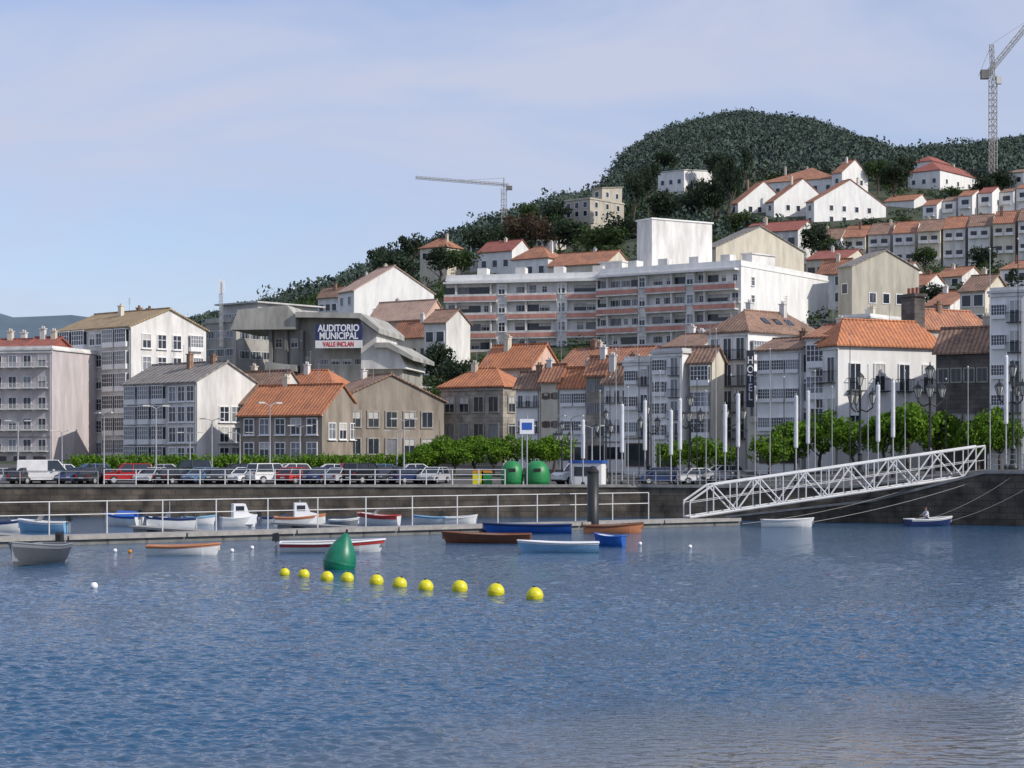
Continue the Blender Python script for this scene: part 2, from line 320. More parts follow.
# ---------------------------------------------------------------- windows
def ring(mb,w,h,t,y0,y1):
    mb.box(-w/2-t,w/2+t,y0,y1,h/2,h/2+t); mb.box(-w/2-t,w/2+t,y0,y1,-h/2-t,-h/2)
    mb.box(-w/2-t,-w/2,y0,y1,-h/2,h/2); mb.box(w/2,w/2+t,y0,y1,-h/2,h/2)
def pane_meshes(w,h,y):
    out=[]
    for mm in ('glass','glass','glass2','blind'):
        p=MB()
        if mm=='blind': p.box(-w/2,w/2,y-.01,y,-h/2,h*.05); p.k=1; p.box(-w/2,w/2,y-.02,y,h*.05,h/2); out.append(p.mesh('pane',['glass','blind']))
        else: p.box(-w/2,w/2,y-.01,y,-h/2,h/2); out.append(p.mesh('pane',mm))
    return out
WT={}
def mk():
    a=MB(); ring(a,1.,1.35,.09,-.1,0.01); a.box(-.03,.03,-.07,.0,-.675,.675); a.box(-.5,-.03,-.065,0,.15,.2); a.box(.03,.5,-.065,0,.15,.2); a.box(-.68,.68,-.2,0,-.84,-.765)
    WT['win']=(1.25,1.7,[('window',a.mesh('window','frame'),pane_meshes(1.,1.35,-.03))])
    a=MB(); ring(a,1.,1.35,.12,-.1,0.01); a.box(-.03,.03,-.07,.0,-.675,.675)
    for s in (-1,1): a.box(s*.87-.24,s*.87+.24,-.09,-.02,-.67,.67)
    WT['shut']=(2.25,1.7,[('window',a.mesh('window','brownf'),pane_meshes(1.,1.35,-.03))])
    a=MB(); ring(a,1.,1.35,.14,-.1,0.01); a.box(-.03,.03,-.07,.0,-.675,.675)
    WT['stonewin']=(1.3,1.7,[('window',a.mesh('window','cap'),pane_meshes(1.,1.35,-.03))])
    a=MB(); ring(a,.95,2.05,.09,-.1,0.01); a.box(-.03,.03,-.07,0,-1.02,1.02)
    r=MB(); r.box(-.75,.75,-.45,0,-1.15,-1.06)
    for i in range(11): x=-.72+i*.144; r.bar((x,-.42,-1.06),(x,-.42,-.15),.014,4)
    r.box(-.75,.75,-.45,-.4,-.15,-.1); r.box(-.75,-.72,-.4,0,-.15,-.1); r.box(.72,.75,-.4,0,-.15,-.1)
    WT['tall']=(1.5,2.4,[('window',a.mesh('window','frame'),pane_meshes(.95,2.05,-.03)),('balconet',r.mesh('balconet','black'),None)])
    a=MB(); w,h,dp=2.6,2.35,.55
    a.box(-w/2,w/2,-dp,0,-h/2-.12,-h/2+.6); a.box(-w/2-.05,w/2+.05,-dp-.06,0,h/2,h/2+.1)
    for i in range(6): x=-w/2+.04+i*(w-.08)/5; a.box(x-.04,x+.04,-dp,-dp+.08,-h/2+.6,h/2)
    for z in (.0,.62): a.box(-w/2,w/2,-dp-.005,-dp+.05,z-.03,z+.03)
    for sx_ in (-1,1): a.box(sx_*(w/2-.03)-.03,sx_*(w/2-.03)+.03,-dp+.08,0,h/2-.08,h/2)
    g=[]
    for mm in ('glass','glass2','glass'):
        p=MB(); p.box(-w/2+.03,w/2-.03,-dp+.03,-.0,-h/2+.6,h/2-.01); g.append(p.mesh('pane',mm))
    WT['gal']=(2.75,2.6,[('glazed_gallery',a.mesh('glazed_gallery','frame'),g)])
    a=MB(); ring(a,2.3,1.35,.07,-.07,.01); a.box(-.8,-.74,-.06,0,-.67,.67); a.box(0,.06,-.06,0,-.67,.67); a.box(.76,.82,-.06,0,-.67,.67)
    WT['strip']=(2.5,1.6,[('window',a.mesh('window','frame'),pane_meshes(2.3,1.35,-.03))])
    a=MB(); ring(a,2.7,1.5,.06,-.07,.01); a.box(-.7,-.65,-.06,0,-.75,.75); a.box(.65,.7,-.06,0,-.75,.75)
    WT['loggia']=(2.85,1.65,[('window',a.mesh('window','brownf'),pane_meshes(2.7,1.5,-.03))])
    a=MB(); ring(a,1.5,2.0,.07,-.08,.01); a.box(-.03,.03,-.06,0,-1,1)
    r=MB(); r.box(-1.35,1.35,-.95,0,-1.25,-1.1); r.box(-1.35,1.35,-.95,-.9,-.25,-.19)
    r.box(-1.35,-1.3,-.9,0,-.25,-.19); r.box(1.3,1.35,-.9,0,-.25,-.19)
    for i in range(15): x=-1.32+i*2.64/14; r.box(x-.02,x+.02,-.94,-.91,-1.1,-.25)
    WT['balc']=(2.8,2.5,[('balcony_door',a.mesh('balcony_door','frame'),pane_meshes(1.5,2.,-.03)),('balcony',r.mesh('balcony','whitem'),None)])
    for nm,fm,gm in (('far','frame','glass'),('farb','brownf','glass')):
        a=MB(); ring(a,1.1,1.3,.12,-.08,.01); a.k=1; a.box(-.55,.55,-.04,0,-.65,.65); WT[nm]=(1.4,1.6,[('window',a.mesh('window',[fm,gm]),None)])
    a=MB(); a.box(-1.2,1.2,-.05,0,-1.15,1.15); a.k=1; ring(a,2.4,2.3,.12,-.1,.01); WT['shop']=(2.7,2.6,[('shop_window',a.mesh('shop_window',['glass','brownf']),None)])
    a=MB(); a.box(-1.3,1.3,-.9,0,-1.1,-.95); a.box(-1.3,1.3,-.9,-.82,-.95,-.2); a.k=1; a.box(-.9,.9,-.04,0,-.95,1.1); WT['farbalc']=(2.8,2.4,[('balcony',a.mesh('balcony',['white','glass']),None)])
mk()
def put(style,root,loc,rz,s=1):
    w,h,parts=WT[style]
    for nm,me,kids in parts:
        o=link(nm,me,root,loc,rz,s)
        if kids: link('pane',random.choice(kids),o)
FOOT=[]; DIM={}
def bld(name,label,xl,xc,xr,Y,a,ev,base,roof,wall,front=(),side=(),cat='house',D=None,chim=0,group=None,cornice=True,over=.4,maxd=38):
    a=R(a); Xc=(xc-512)*Y/F
    W=(Xc*F-(xl-512)*Y)/((xl-512)*sin(a)+F*cos(a))
    if D is None: D=((xr-512)*Y-Xc*F)/(F*sin(a)-(xr-512)*cos(a))
    D=max(2.5,min(D,maxd)); zb=H0+(HY-base)*Y/F; H=H0+(HY-ev)*Y/F-zb
    FOOT.append((xl-4,max(xr,xc)+4,Y-4,Y+18,ev,base))
    root=empty(name,(Xc,Y,zb),-a,label,cat,group); kind,rise,rm=roof
    wl=MB(); lo=-8
    if kind=='gx': wl.prism([(0,lo),(D,lo),(D,H),(D/2,H+rise),(0,H)],-W,0,'x')
    elif kind=='gy': wl.prism([(-W,lo),(0,lo),(0,H),(-W/2,H+rise),(-W,H)],0,D,'y')
    elif kind=='mono': wl.prism([(0,lo),(D,lo),(D,H+rise),(0,H)],-W,0,'x')
    else: wl.box(-W,0,0,D,lo,H)
    wl.build('wall',wall,root); rf=MB(); o=over; t=.16; e=.02
    if kind=='gx':
        s=rise/(D/2)
        rf.prism([(-o,H-o*s+e),(D/2,H+rise+e),(D/2,H+rise+t+e),(-o,H-o*s+t+e)],-W-o*.6,o*.6,'x'); rf.prism([(D+o,H-o*s+e),(D+o,H-o*s+t+e),(D/2,H+rise+t+e),(D/2,H+rise+e)],-W-o*.6,o*.6,'x')
        rf.box(-W-o*.6,o*.6,D/2-.14,D/2+.14,H+rise+t-.04,H+rise+t+.14)
    elif kind=='gy':
        s=rise/(W/2)
        rf.prism([(-W-o,H-o*s+e),(-W/2,H+rise+e),(-W/2,H+rise+t+e),(-W-o,H-o*s+t+e)],-o*.6,D+o*.6,'y'); rf.prism([(o,H-o*s+e),(o,H-o*s+t+e),(-W/2,H+rise+t+e),(-W/2,H+rise+e)],-o*.6,D+o*.6,'y')
    elif kind=='mono':
        s=rise/D; rf.prism([(-o,H-o*s+e),(D+o,H+rise+o*s+e),(D+o,H+rise+o*s+t+e),(-o,H-o*s+t+e)],-W-o,o,'x')
    elif kind=='hip':
        x0,x1,y0,y1=-W-o,o,-o,D+o; z0=H+.01; z1=H+.16; zr=H+rise
        if W>=D: ra,rb=(x0+(y1-y0)/2,(y0+y1)/2),(x1-(y1-y0)/2,(y0+y1)/2)
        else: ra,rb=((x0+x1)/2,y0+(x1-x0)/2),((x0+x1)/2,y1-(x1-x0)/2)
        vs=[(x0,y0,z0),(x1,y0,z0),(x1,y1,z0),(x0,y1,z0),(x0,y0,z1),(x1,y0,z1),(x1,y1,z1),(x0,y1,z1),(ra[0],ra[1],zr),(rb[0],rb[1],zr)]
        if W>=D: fs=[(4,5,9,8),(5,6,9),(6,7,8,9),(7,4,8)]
        else: fs=[(4,5,8),(5,6,9,8),(6,7,9),(7,4,8,9)]
        rf.add(vs,[(0,3,2,1),(0,1,5,4),(1,2,6,5),(2,3,7,6),(3,0,4,7)]+fs)
        rf.bar((ra[0],ra[1],zr),(rb[0],rb[1],zr),.13,6)
    else:
        rf.box(-W-o*.5,o*.5,-o*.5,D+o*.5,H+.003,H+.22)
        if rise>0:
            rf.box(-W,0,0,.2,H+.22,H+rise); rf.box(-W,0,D-.2,D,H+.22,H+rise); rf.box(-W,-W+.2,.2,D-.2,H+.22,H+rise); rf.box(-.2,0,.2,D-.2,H+.22,H+rise)
    ro=rf.build('roof',rm,root)
    for i in range(chim):
        x=-W*random.uniform(.15,.85); y=D*random.uniform(.3,.7); zt=H+rise+random.uniform(.5,1.1)
        c=MB(); c.box(x-.3,x+.3,y-.25,y+.25,H,zt); c.box(x-.38,x+.38,y-.33,y+.33,zt,zt+.1); c.bar((x-.12,y,zt+.1),(x-.12,y,zt+.4),.09,8); c.bar((x+.14,y,zt+.1),(x+.14,y,zt+.35),.09,8)
        c.build('chimney',random.choice(['white2','cream','tile2']),ro)
    if Y<230 and H>5:
        for i in range(random.choice((1,1,2))):
            x=-W*random.uniform(.2,.8); y=D*random.uniform(.35,.65); zt=H+max(rise,0)*.8; hh=random.uniform(1.8,3.)
            c=MB(); c.bar((x,y,H),(x,y,zt+hh),.025,5)
            for k in range(5): c.bar((x-.3+.03*k,y,zt+hh-.1-k*.16),(x+.3-.03*k,y,zt+hh-.1-k*.16),.012,4)
            c.build('tv_aerial','metal',ro)
    if cornice and Y<260 and kind!='mono':
        c=MB(); c.box(-W-.12,.12,-.14,-.003,H-.3,H-.06); c.build('cornice','white2' if wall!='granite' else 'cap',root)
        if H>7 and wall not in('granite','darkstone'):
            c=MB(); c.box(-W,0,-.06,-.003,H*.27,H*.27+.16); c.build('string_course','cap',root)
            c=MB(); c.bar((-.18,-.09,0),(-.18,-.09,H-.3),.06,6); c.build('drainpipe','metal',root)
    def grid(sp,face):
        L=W if face=='F' else D
        for s in sp:
            st,nc_,nr_=s[:3]; u0,u1=(s[3],s[4]) if len(s)>4 else (0.02,.98); r0,r1=(s[5],s[6]) if len(s)>6 else (0,1)
            cw=L*(u1-u0)/nc_; ch=H*(r1-r0)/nr_; w,h,_=WT[st]; k=min(1.15,cw*.92/w,ch*.93/h)
            for i in range(nc_):
                for j in range(nr_):
                    u=u0*L+(i+.5)*cw; z=r0*H+(j+.5)*ch
                    if face=='F': put(st,root,(-W+u,-.002,z),0,k)
                    else: put(st,root,(.002,u,z),pi/2,k)
    grid(front,'F'); grid(side,'S')
    DIM[root.name]=(W,D,H)
    return root
def dims(o): return DIM[o.name]
# ---- left waterfront
bld('apartment_block','pale balconied apartment block under red rooftop attics at the left edge',-70,52,60,216,15,350,470,('flat',.5,'white2'),'pinkg',[('gal',5,5,.02,.5,.12,1),('balc',4,5,.5,.98,.12,1),('shop',6,1,.02,.98,0,.12)],cat='apartment building',D=12)
for i,(x0,x1,ev) in enumerate(((-10,22,342),(26,50,340))):
    bld('rooftop_attic',['red tiled rooftop attic at the far left roof edge','smaller red tiled attic beside the first on the left roof'][i],x0,x1,x1+6,218,15,ev+6,354,('gx',1.0,'tile3'),'tile3',[('far',3,1)],cat='attic',D=5,chim=2)
bld('apartment_block','tall white gabled apartment block with glazed balconies and ochre roof',58,131,206,222,42,326,468,('gx',2.2,'ochre'),'white2',[('gal',2,6,.02,.42,.06,1),('win',2,6,.44,.62,.06,1),('gal',2,6,.64,.98,.06,1)],[('win',3,5,.1,.7,.18,.98),('gal',1,5,.75,.95,.18,.98)],cat='apartment building',chim=3)
bld('apartment_block','lower white apartment block with grey roof and bright blank gable',124,197,256,204,44,381,470,('gx',2.1,'tileg'),'white2',[('gal',3,4,.02,.6,.05,.98),('win',3,4,.62,.98,.05,.98)],[('win',3,3,.35,.95,.05,.75)],cat='apartment building',chim=2)
bld('house','white house under brown tiled roof left of the orange roofed hall',208,268,312,206,35,402,468,('gx',3.4,'tile2'),'white2',[('win',5,2,.02,.98,.3,.98),('shop',4,1,.02,.98,0,.3)],[('win',2,2,.1,.9,.3,.95)],chim=1)
bld('market_hall','low hall with wide orange roof behind the parked cars',240,322,362,194,30,413,468,('gx',2.9,'tileo'),'brownr',[('win',5,2,.02,.98,.1,.98)],[('win',3,1,.1,.9,.4,.95)],cat='hall',chim=1)
bld('stone_house','brown rendered gabled house with brown roof behind the quayside trees',312,337,444,198,62,400,468,('gx',2.7,'tile2'),'brownr',[('stonewin',3,2,.02,.98,.2,.98)],[('stonewin',5,2,.08,.92,.12,.92)],chim=1)
bld('house','small dark roofed house tucked between hall and brown gable house',284,332,350,212,30,385,460,('hip',1.8,'tileo'),'grey',[('win',3,2)],chim=1)
bld('office_block','grey concrete office block with flat roof left of the auditorium',205,236,296,262,40,322,440,('flat',.7,'concrete'),'concrete',[('strip',3,5,.05,.95,.2,.98)],[('strip',5,4,.05,.95,.3,.98)],cat='office building')
bld('office_block','slab topped upper storey behind the auditorium sign',222,258,318,276,40,303,330,('flat',.3,'grey'),'grey',[('strip',3,1)],[('strip',5,1)],cat='office building',over=1.6)
bld('house','long low grey roofed building on the slope left of the auditorium',150,196,240,300,40,345,420,('gx',2.2,'tileg'),'white2',[('far',5,3)],[('far',3,2)],chim=1)
# auditorium
aY=248; A=at(316,440,aY); au=empty('auditorium',A,-R(8),'angular concrete auditorium with navy name sign and sloping right flank','auditorium')
s_=aY/F
def ap(px,py): return ((px-316)*s_,(440-py)*s_)
w1=MB(); w1.prism([ap(268,440),ap(404,440),ap(404,370),ap(364,370),ap(364,318),ap(268,318)],0,14,'y'); w1.build('wall','concrete',au)
w1=MB(); w1.prism([ap(364.3,369.7),ap(410,369.7),ap(404,356),ap(392,346),ap(380,346),ap(380,334),ap(364.3,322)],-1.4,12,'y'); w1.build('sloped_wing','white2',au)
w1=MB(); w1.prism([ap(300,313),ap(366,315),ap(384,330),ap(384,335),ap(364,320),ap(300,318.5)],-2.6,14.5,'y'); w1.build('roof_slab','concrete',au)
w1=MB(); w1.prism([ap(379,344),ap(394,344),ap(418,358),ap(418,362),ap(392,349),ap(379,349)],-2.2,13,'y'); w1.build('lower_roof_slab','concrete',au)
w1=MB(); w1.prism([ap(232,330),ap(299,330),ap(299,316),ap(290,306),ap(240,310)],-2.0,12,'y'); w1.build('upper_slab','concrete',au)
w1=MB(); w1.prism([ap(268,372),ap(300,372),ap(300,366),ap(268,362)],-2.2,-.01,'y'); w1.build('terrace_slab','concrete',au)
for px in (270,286,302): w1=MB(); w1.box(ap(px,0)[0],ap(px+3,0)[0],-1.2,-.003,ap(0,440)[1],ap(0,331)[1]); w1.build('buttress','dkconcrete',au)
w1=MB(); w1.prism([ap(330,440),ap(400,440),ap(400,398),ap(380,384),ap(330,384)],-3,-.01,'y'); w1.build('entrance_block','white2',au)
for i in range(4): put('strip',au,(ap(324+i*12,0)[0],-.002,ap(0,362)[1]),0,.5)
for i in range(5): put('strip',au,(ap(338+i*13,0)[0],-3.002,ap(0,410)[1]),0,.55)
for i in range(3):
    for j in range(2): put('win',au,(ap(278+j*16,0)[0],-.002,ap(0,343+i*26)[1]),0,.8)
x0,z0=ap(321,349.5);x1,z1=ap(368,326)
w1=MB(); w1.box(x0,x1,-3.0,-2.75,z0+1.0,z1); sg=w1.build('name_sign','signblue',au)
w1=MB(); w1.box(x0,x1,-3.0,-2.75,z0,z0+.99); w1.build('sign_strip','white',sg)
w1=MB(); [w1.box(x-.1,x+.1,-2.74,.1,z0+.2,z1-.2) for x in (x0+.4,(x0+x1)/2,x1-.4)]; w1.build('sign_bracket','black',sg)
cx=(x0+x1)/2
text('AUDITORIO',1.5,'bandw','lettering',sg,(cx,-3.01,z1-.54),(R(90),0,0),.03,False,.025).scale=(.66,.82,1)
text('MUNICIPAL',1.5,'bandw','lettering',sg,(cx,-3.01,z1-1.54),(R(90),0,0),.03,False,.025).scale=(.66,.82,1)
text('VALLE INCLAN',1.05,'redtxt','lettering',sg,(cx,-3.01,z0+.48),(R(90),0,0),.03,False,.02).scale=(.58,.82,1)
bld('annex','white walled annex below the sloped auditorium wing',384,408,426,236,20,388,440,('flat',.4,'concrete'),'white2',[('strip',3,2,.05,.95,.2,.98)],cat='annex',D=8)
# mid slope
bld('house','white gabled house standing above the auditorium roof',338,354,434,352,60,290,330,('gx',4.8,'tilep'),'white',[('far',2,2)],[('far',4,1,.2,.8,.2,.7)],chim=1)
bld('house','long house with faded peach tiled roof right of the auditorium',368,424,448,322,35,318,360,('gx',3.2,'tilep'),'peach',[('farb',4,1,.02,.98,.3,.95)],chim=1)
bld('house','small orange roofed house beneath the peach roofed one',392,432,448,300,35,335,372,('gx',2.4,'tile'),'cream',[('farb',3,1)],chim=1)
bld('house','narrow brown roofed house at the foot of the striped apartments',424,446,458,285,30,322,380,('gx',2,'tile2'),'white2',[('far',2,2)],D=7)
hl=[('house','orange roofed cottage at the upper left of the wooded slope',420,447,462,470,35,247,262,('hip',2.6,'tile'),'cream'),
('house','dark red roofed house just left of the striped apartments top',478,512,532,430,35,250,275,('gx',2.6,'tile3'),'white'),
('house','white cottage with orange roof above the striped apartment roofline',512,548,566,400,35,258,280,('hip',3,'tile'),'white'),
('house','wide orange roofed house behind the middle of the striped apartments',548,606,632,390,32,263,285,('gx',3,'tile'),'cream'),
('house','brown roofed house half hidden by trees above the striped apartments',470,492,505,480,35,240,256,('gx',2.4,'tile2'),'grey'),
('house','tiny orange roofed house on the ridge left of the small crane',352,366,374,560,35,284,296,('hip',2.4,'tile'),'white'),
('house','white house with brown roof beside the left slope pines',318,338,350,430,35,296,318,('gx',2.2,'tile2'),'white2'),
('house','pale house with red roof right of the beige villa',622,640,650,500,35,232,245,('gx',2.4,'tile3'),'white'),
('house','cream house with brown roof among trees left of the beige villa',536,556,566,500,35,234,252,('gx',2.4,'tile2'),'cream')]
for h in hl: bld(*h,front=[('far',3,1)],side=[('far',2,1)],chim=1)
bld('villa','beige modern villa with stacked flat roofs high on the slope',564,590,624,540,40,199,232,('flat',.5,'beige'),'beige',[('far',3,2,.02,.98,.45,.98)],[('far',3,2,.02,.98,.45,.98)],cat='villa')
bld('villa','upper block of the beige modern villa by the pines',592,602,622,556,40,188,200,('mono',1.2,'beige'),'beige',[('far',1,1)],[('far',2,1)],cat='villa')
bld('villa','white low villa with flat roof among dark pines near the top',658,684,712,640,35,170,192,('mono',2.0,'white'),'white',[('far',3,1)],[('far',2,1)],cat='villa')
bld('chapel','large plain beige gabled hall right of the white tower',700,716,804,372,62,247,290,('gx',4.6,'tileg'),'cream',[('far',1,1)],[('far',3,1,.2,.8,.1,.4)],cat='hall')
bld('house','beige gabled warehouse right of the striped apartments end',838,852,919,300,60,266,310,('gx',2.8,'tileg'),'beige',[('far',1,1)],[('far',3,1,.2,.8,.1,.5)])
bld('house','long red roofed house behind the beige gabled hall',742,798,818,440,30,230,252,('gx',2.8,'tile3'),'white2',[('farb',5,1)],chim=2)
bld('house','red roofed house under the terraces right of the beige hall',806,846,870,400,30,258,282,('gx',2.4,'tile3'),'cream',[('farb',4,1)],chim=1)
bld('house','orange roofed house beside the beige gabled warehouse',818,846,858,330,35,272,305,('gx',2.4,'tile'),'white2',[('far',2,2)],chim=1)
bld('house','brown roofed house left of the terraced row',808,832,850,350,35,284,312,('gx',2.2,'tile2'),'white',[('far',2,2)],chim=1)
# upper right gabled cluster
bld('villa','big white house with wide orange hipped roof near the hilltop',758,836,868,610,30,178,212,('hip',6.0,'tile'),'white',[('far',6,2)],[('far',2,2)],cat='villa',chim=2)
bld('villa','white gabled end block of the big hilltop house',832,842,868,602,50,172,205,('gx',4.5,'tile'),'white',[('far',1,2)],[('far',2,2)],cat='villa',chim=1)
for i,(x0,xc,x1,ev,rs) in enumerate(((730,738,790,203,7.0),(766,774,832,201,7.2),(806,814,886,201,7.0))):
    bld('gabled_house',['leftmost white gabled house of the three below the hilltop villa','middle white gabled house of the three below the hilltop villa','rightmost and widest white gabled house below the hilltop villa'][i],x0,xc,x1,560-i*6,62,ev,226,('gx',rs,'tile'),'white',[('far',1,2)],[('far',4,2,.15,.85,.1,1.0)],group='gabled houses near the hilltop',chim=1)
bld('villa','white hilltop villa with red roof under the tall crane',908,940,986,640,40,170,190,('hip',4.,'tile3'),'white',[('far',3,1)],[('far',4,1)],cat='villa',chim=1)
bld('villa','small raised block of the red roofed hilltop villa',914,932,952,655,40,161,176,('hip',2.4,'tile3'),'white',[('far',2,1)],[('far',2,1)],cat='villa')
bld('house','small orange roofed house between the gabled group and terraces',884,914,930,580,30,200,222,('gx',2.6,'tile'),'white',[('far',3,1)])
bld('house','plain white house with brown roof at the far upper right edge',1004,1024,1050,600,35,172,200,('gx',2.6,'tile2'),'white',[('far',2,2)])
for i in range(6):
    x=922+i*19+random.uniform(-2,2); y=203-i*3.0+random.uniform(-2,2)
    bld('terraced_house',ORD(i)+' white stepped terraced house from the left in the upper row',x,x+14,x+21,540+random.uniform(-6,6),35,y,232-i*2,('gx',random.uniform(1.2,2.2),['tile','tile2','tile','tile3','tile2','tile'][i]),'white',[('farbalc',1,2)],[('far',1,2)],group='upper terraced row',cat='terraced house',D=9,over=.2)
for i in range(9):
    x=818+i*25; y=244-i*2.6+random.uniform(-1.5,1.5); Y=470-i*4+random.uniform(-4,4)
    bld('terraced_house',ORD(i)+' balconied terraced house from the left in the long lower row',x,x+22,x+27,Y,24,y-4,276-i*2,('gx',3.2,['tile2','tile'][i%2]),['white','cream','white2'][i%3],[('farbalc',2,2,.02,.98,.1,1)],[('far',1,1)],group='lower terraced row',cat='terraced house',D=11,over=.3,chim=1)
for i,(x0,xc,x1,Y,ev,ba,rm,wm) in enumerate(((925,950,985,260,305,340,'tile','white'),(960,985,1010,250,290,330,'tile2','cream'),(905,925,948,330,285,312,'tile','white'),(1000,1030,1060,380,268,300,'tile','white'),(935,962,985,380,276,300,'tile','white2'),(880,905,925,370,272,300,'tile2','white'))):
    bld('house',['white house with orange roof behind the dark brick chimney','cream house with brown roof left of the right edge block','small white house with orange roof above the granite chimney','white house with orange roof under the lower terrace end','aged white house with orange roof beneath the terrace middle','white house with brown roof between warehouse and terrace'][i],x0,xc,x1,Y,38,ev,ba,('gx',2.2,rm),wm,[('far',2,2)],[('far',2,1)],chim=1)
# ---- big striped apartments
def striped(label,xl,xc,xr,Y,a,ev,base,floors,ncol,sidew,off=0):
    root=bld('apartment_block',label,xl,xc,xr,Y,a,ev,base,('flat',.9,'white'),'dkconcrete',(),(),cat='apartment building',over=.2)
    W,D,H=dims(root); fh=2.95
    wl=[c for c in root.children if c.name.startswith('wall')][0]; wl.data.materials[0]=M['white']
    for s in sidew:
        st,n1,n2,u0,u1,r0,r1=s
        for i in range(n1):
            for j in range(n2): put(st,root,(.002,D*(u0+(u1-u0)*(i+.5)/n1),H*(r0+(r1-r0)*(j+.5)/n2)),pi/2,.9)
    for j in range(floors):
        z=H-.5-(j+1)*fh
        runs=[(-W,-W*.70),(-W*.64,-W*.36),(-W*.30,-.4)]
        pp=None
        for (xa,xb) in runs:
            p=MB(); p.box(xa,xb,-1.25,-1.1,z+.80,z+1.15); p.box(xa,xb,-1.25,-.01,z-.12,z+.10); pp=p.build('balcony_parapet','white2',root)
            p=MB(); p.box(xa,xb,-1.28,-1.1,z+.103,z+.797); p.build('salmon_stripe','salmon',pp)
        for (xa,xb) in ((-W*.70,-W*.64),(-W*.36,-W*.30)):
            p=MB(); p.box(xa+.01,xb-.01,-.9,-.01,z-.12,z+fh-.13); p.build('white_bay','white2',root)
            put('win',root,((xa+xb)/2,-.903,z+1.75),0,1.)
        n=ncol
        for i in range(n):
            x=-W+(i+.5)*W/n; q_=-x/W
            if .63<q_<.71 or .29<q_<.37: continue
            put(random.choice(['loggia','strip','strip','loggia','win','balc']),root,(x,-.003,z+1.78),0,min(1.,W/n/2.9)*1.05)
        for i in range(1,n,3):
            p=MB(); x=-W+i*W/n; p.box(x-.12,x+.12,-1.04,-.01,z+.103,z+fh-.13); p.build('dividing_wall','white2',root)
    p=MB(); p.box(-W-.1,-.35,-1.45,-.01,H-.6,H-.3); p.build('eaves_slab','white',root)
    for i in range(4): x=-W*(.15+.22*i); MB().box(x-.8,x+.8,2,4,H+.225,H+2.1).build('stair_housing','white2',root)
    return root
striped('left wing of long white apartments with salmon striped balconies',446,622,636,298,14,277,362,5,15,())
striped('right wing of striped apartments with bright white gable end',600,741,828,284,34,266,352,5,13,[('win',1,4,.05,.2,.1,.95)])
bld('tower','blank white service tower rising above the striped apartments',637,652,712,304,58,219,300,('flat',.25,'white'),'white2',cat='tower')
bld('rooftop_room','low white rooftop room left of the white tower',600,622,638,303,35,262,285,('flat',.2,'white2'),'white2',[('win',2,1)],cat='rooftop room')
bld('rooftop_room','small white rooftop room on the right striped wing',742,752,775,292,45,254,275,('flat',.2,'white2'),'white2',cat='rooftop room')
# ---- right waterfront row
bld('stone_house','granite corner house with orange hipped roof at the row end',441,503,530,202,34,387,455,('hip',2.2,'tileo'),'granite',[('stonewin',4,2,.03,.97,.15,.95)],[('stonewin',2,2,.1,.9,.15,.95)],chim=1)
bld('house','peach walled house with steep orange roof behind the granite corner house',480,532,560,222,34,366,440,('gx',2.6,'tileo'),'peach',[('win',4,1,.03,.97,.6,.97)],[('win',2,1,.2,.8,.5,.9)],chim=2)
bld('house','narrow white house with three window columns right of the granite one',516,540,552,196,32,386,462,('gx',1.4,'tile2'),'white',[('tall',3,2,.03,.97,.3,.97),('shop',2,1,.03,.97,0,.3)],[('win',1,2,.2,.8,.3,.9)],chim=1,maxd=8)
bld('house','narrow cream fronted house with brown shutters beside the three columned one',541,560,572,194,32,379,464,('gx',1.4,'tile'),'cream',[('shut',2,2,.03,.97,.3,.97),('shop',1,1,.05,.95,0,.3)],[('win',1,2,.2,.8,.3,.9)],chim=1,maxd=8)
bld('house','white house with four glazed galleries left of the stone fronted one',560,588,598,192,32,384,466,('gx',1.6,'tileo'),'white',[('gal',2,2,.02,.98,.3,.98),('shop',2,1,.02,.98,0,.3)],[('win',1,2,.2,.8,.3,.9)],chim=1,maxd=8)
bld('house','narrow stone fronted house with orange roof in the middle row',586,606,616,190,32,372,466,('gx',1.5,'tile'),'granite',[('stonewin',2,3,.02,.98,.25,.98),('shop',1,1,.05,.95,0,.25)],[('win',1,2,.2,.8,.3,.9)],chim=1,maxd=8)
bld('house','white house with brown roof just left of the flat roofed gallery house',604,630,642,188,32,380,466,('gx',1.5,'tile2'),'white',[('tall',3,2,.02,.98,.3,.98),('shop',2,1,.02,.98,0,.3)],[('win',1,2,.2,.8,.3,.9)],chim=2,maxd=8)
bld('house','orange roofed house set back behind the middle of the row',560,640,668,216,32,364,440,('gx',2.0,'tile'),'white2',[('win',5,1,.02,.98,.7,.97)],chim=2,maxd=11)
bld('house','tall narrow white gallery house with flat roof mid row',624,650,663,184,34,362,468,('flat',.6,'white2'),'white',[('gal',1,3,.02,.55,.25,.98),('tall',1,3,.56,.98,.25,.98),('shop',1,1,.05,.95,0,.25)],[('win',1,3,.2,.8,.3,.9)],maxd=9)
bld('house','slim white house with bright right hand wall beside gallery house',652,682,706,181,38,353,468,('flat',.5,'grey'),'white',[('gal',1,4,.02,.5,.22,.98),('tall',1,4,.52,.98,.22,.98),('shop',1,1,.05,.95,0,.22)],[('win',1,3,.2,.8,.3,.9)])
bld('house','pale narrow house filling the gap left of the skylit roof',690,712,724,180,34,360,468,('gx',1.2,'tile2'),'cream',[('gal',1,3,.03,.97,.25,.98)],[],maxd=8)
sk_=bld('house','large white house with brown tiled roof and skylights',708,748,822,184,46,332,468,('hip',2.4,'tile2'),'white',[('tall',3,4,.02,.98,.2,.98)],[('gal',5,3,.02,.98,.3,.98)],chim=2)
W,D,H=dims(sk_); ro=[x for x in sk_.children if x.name.startswith('roof')][0]; hw=(min(W,D)+.8)/2; sl_=(2.4-.16)/hw
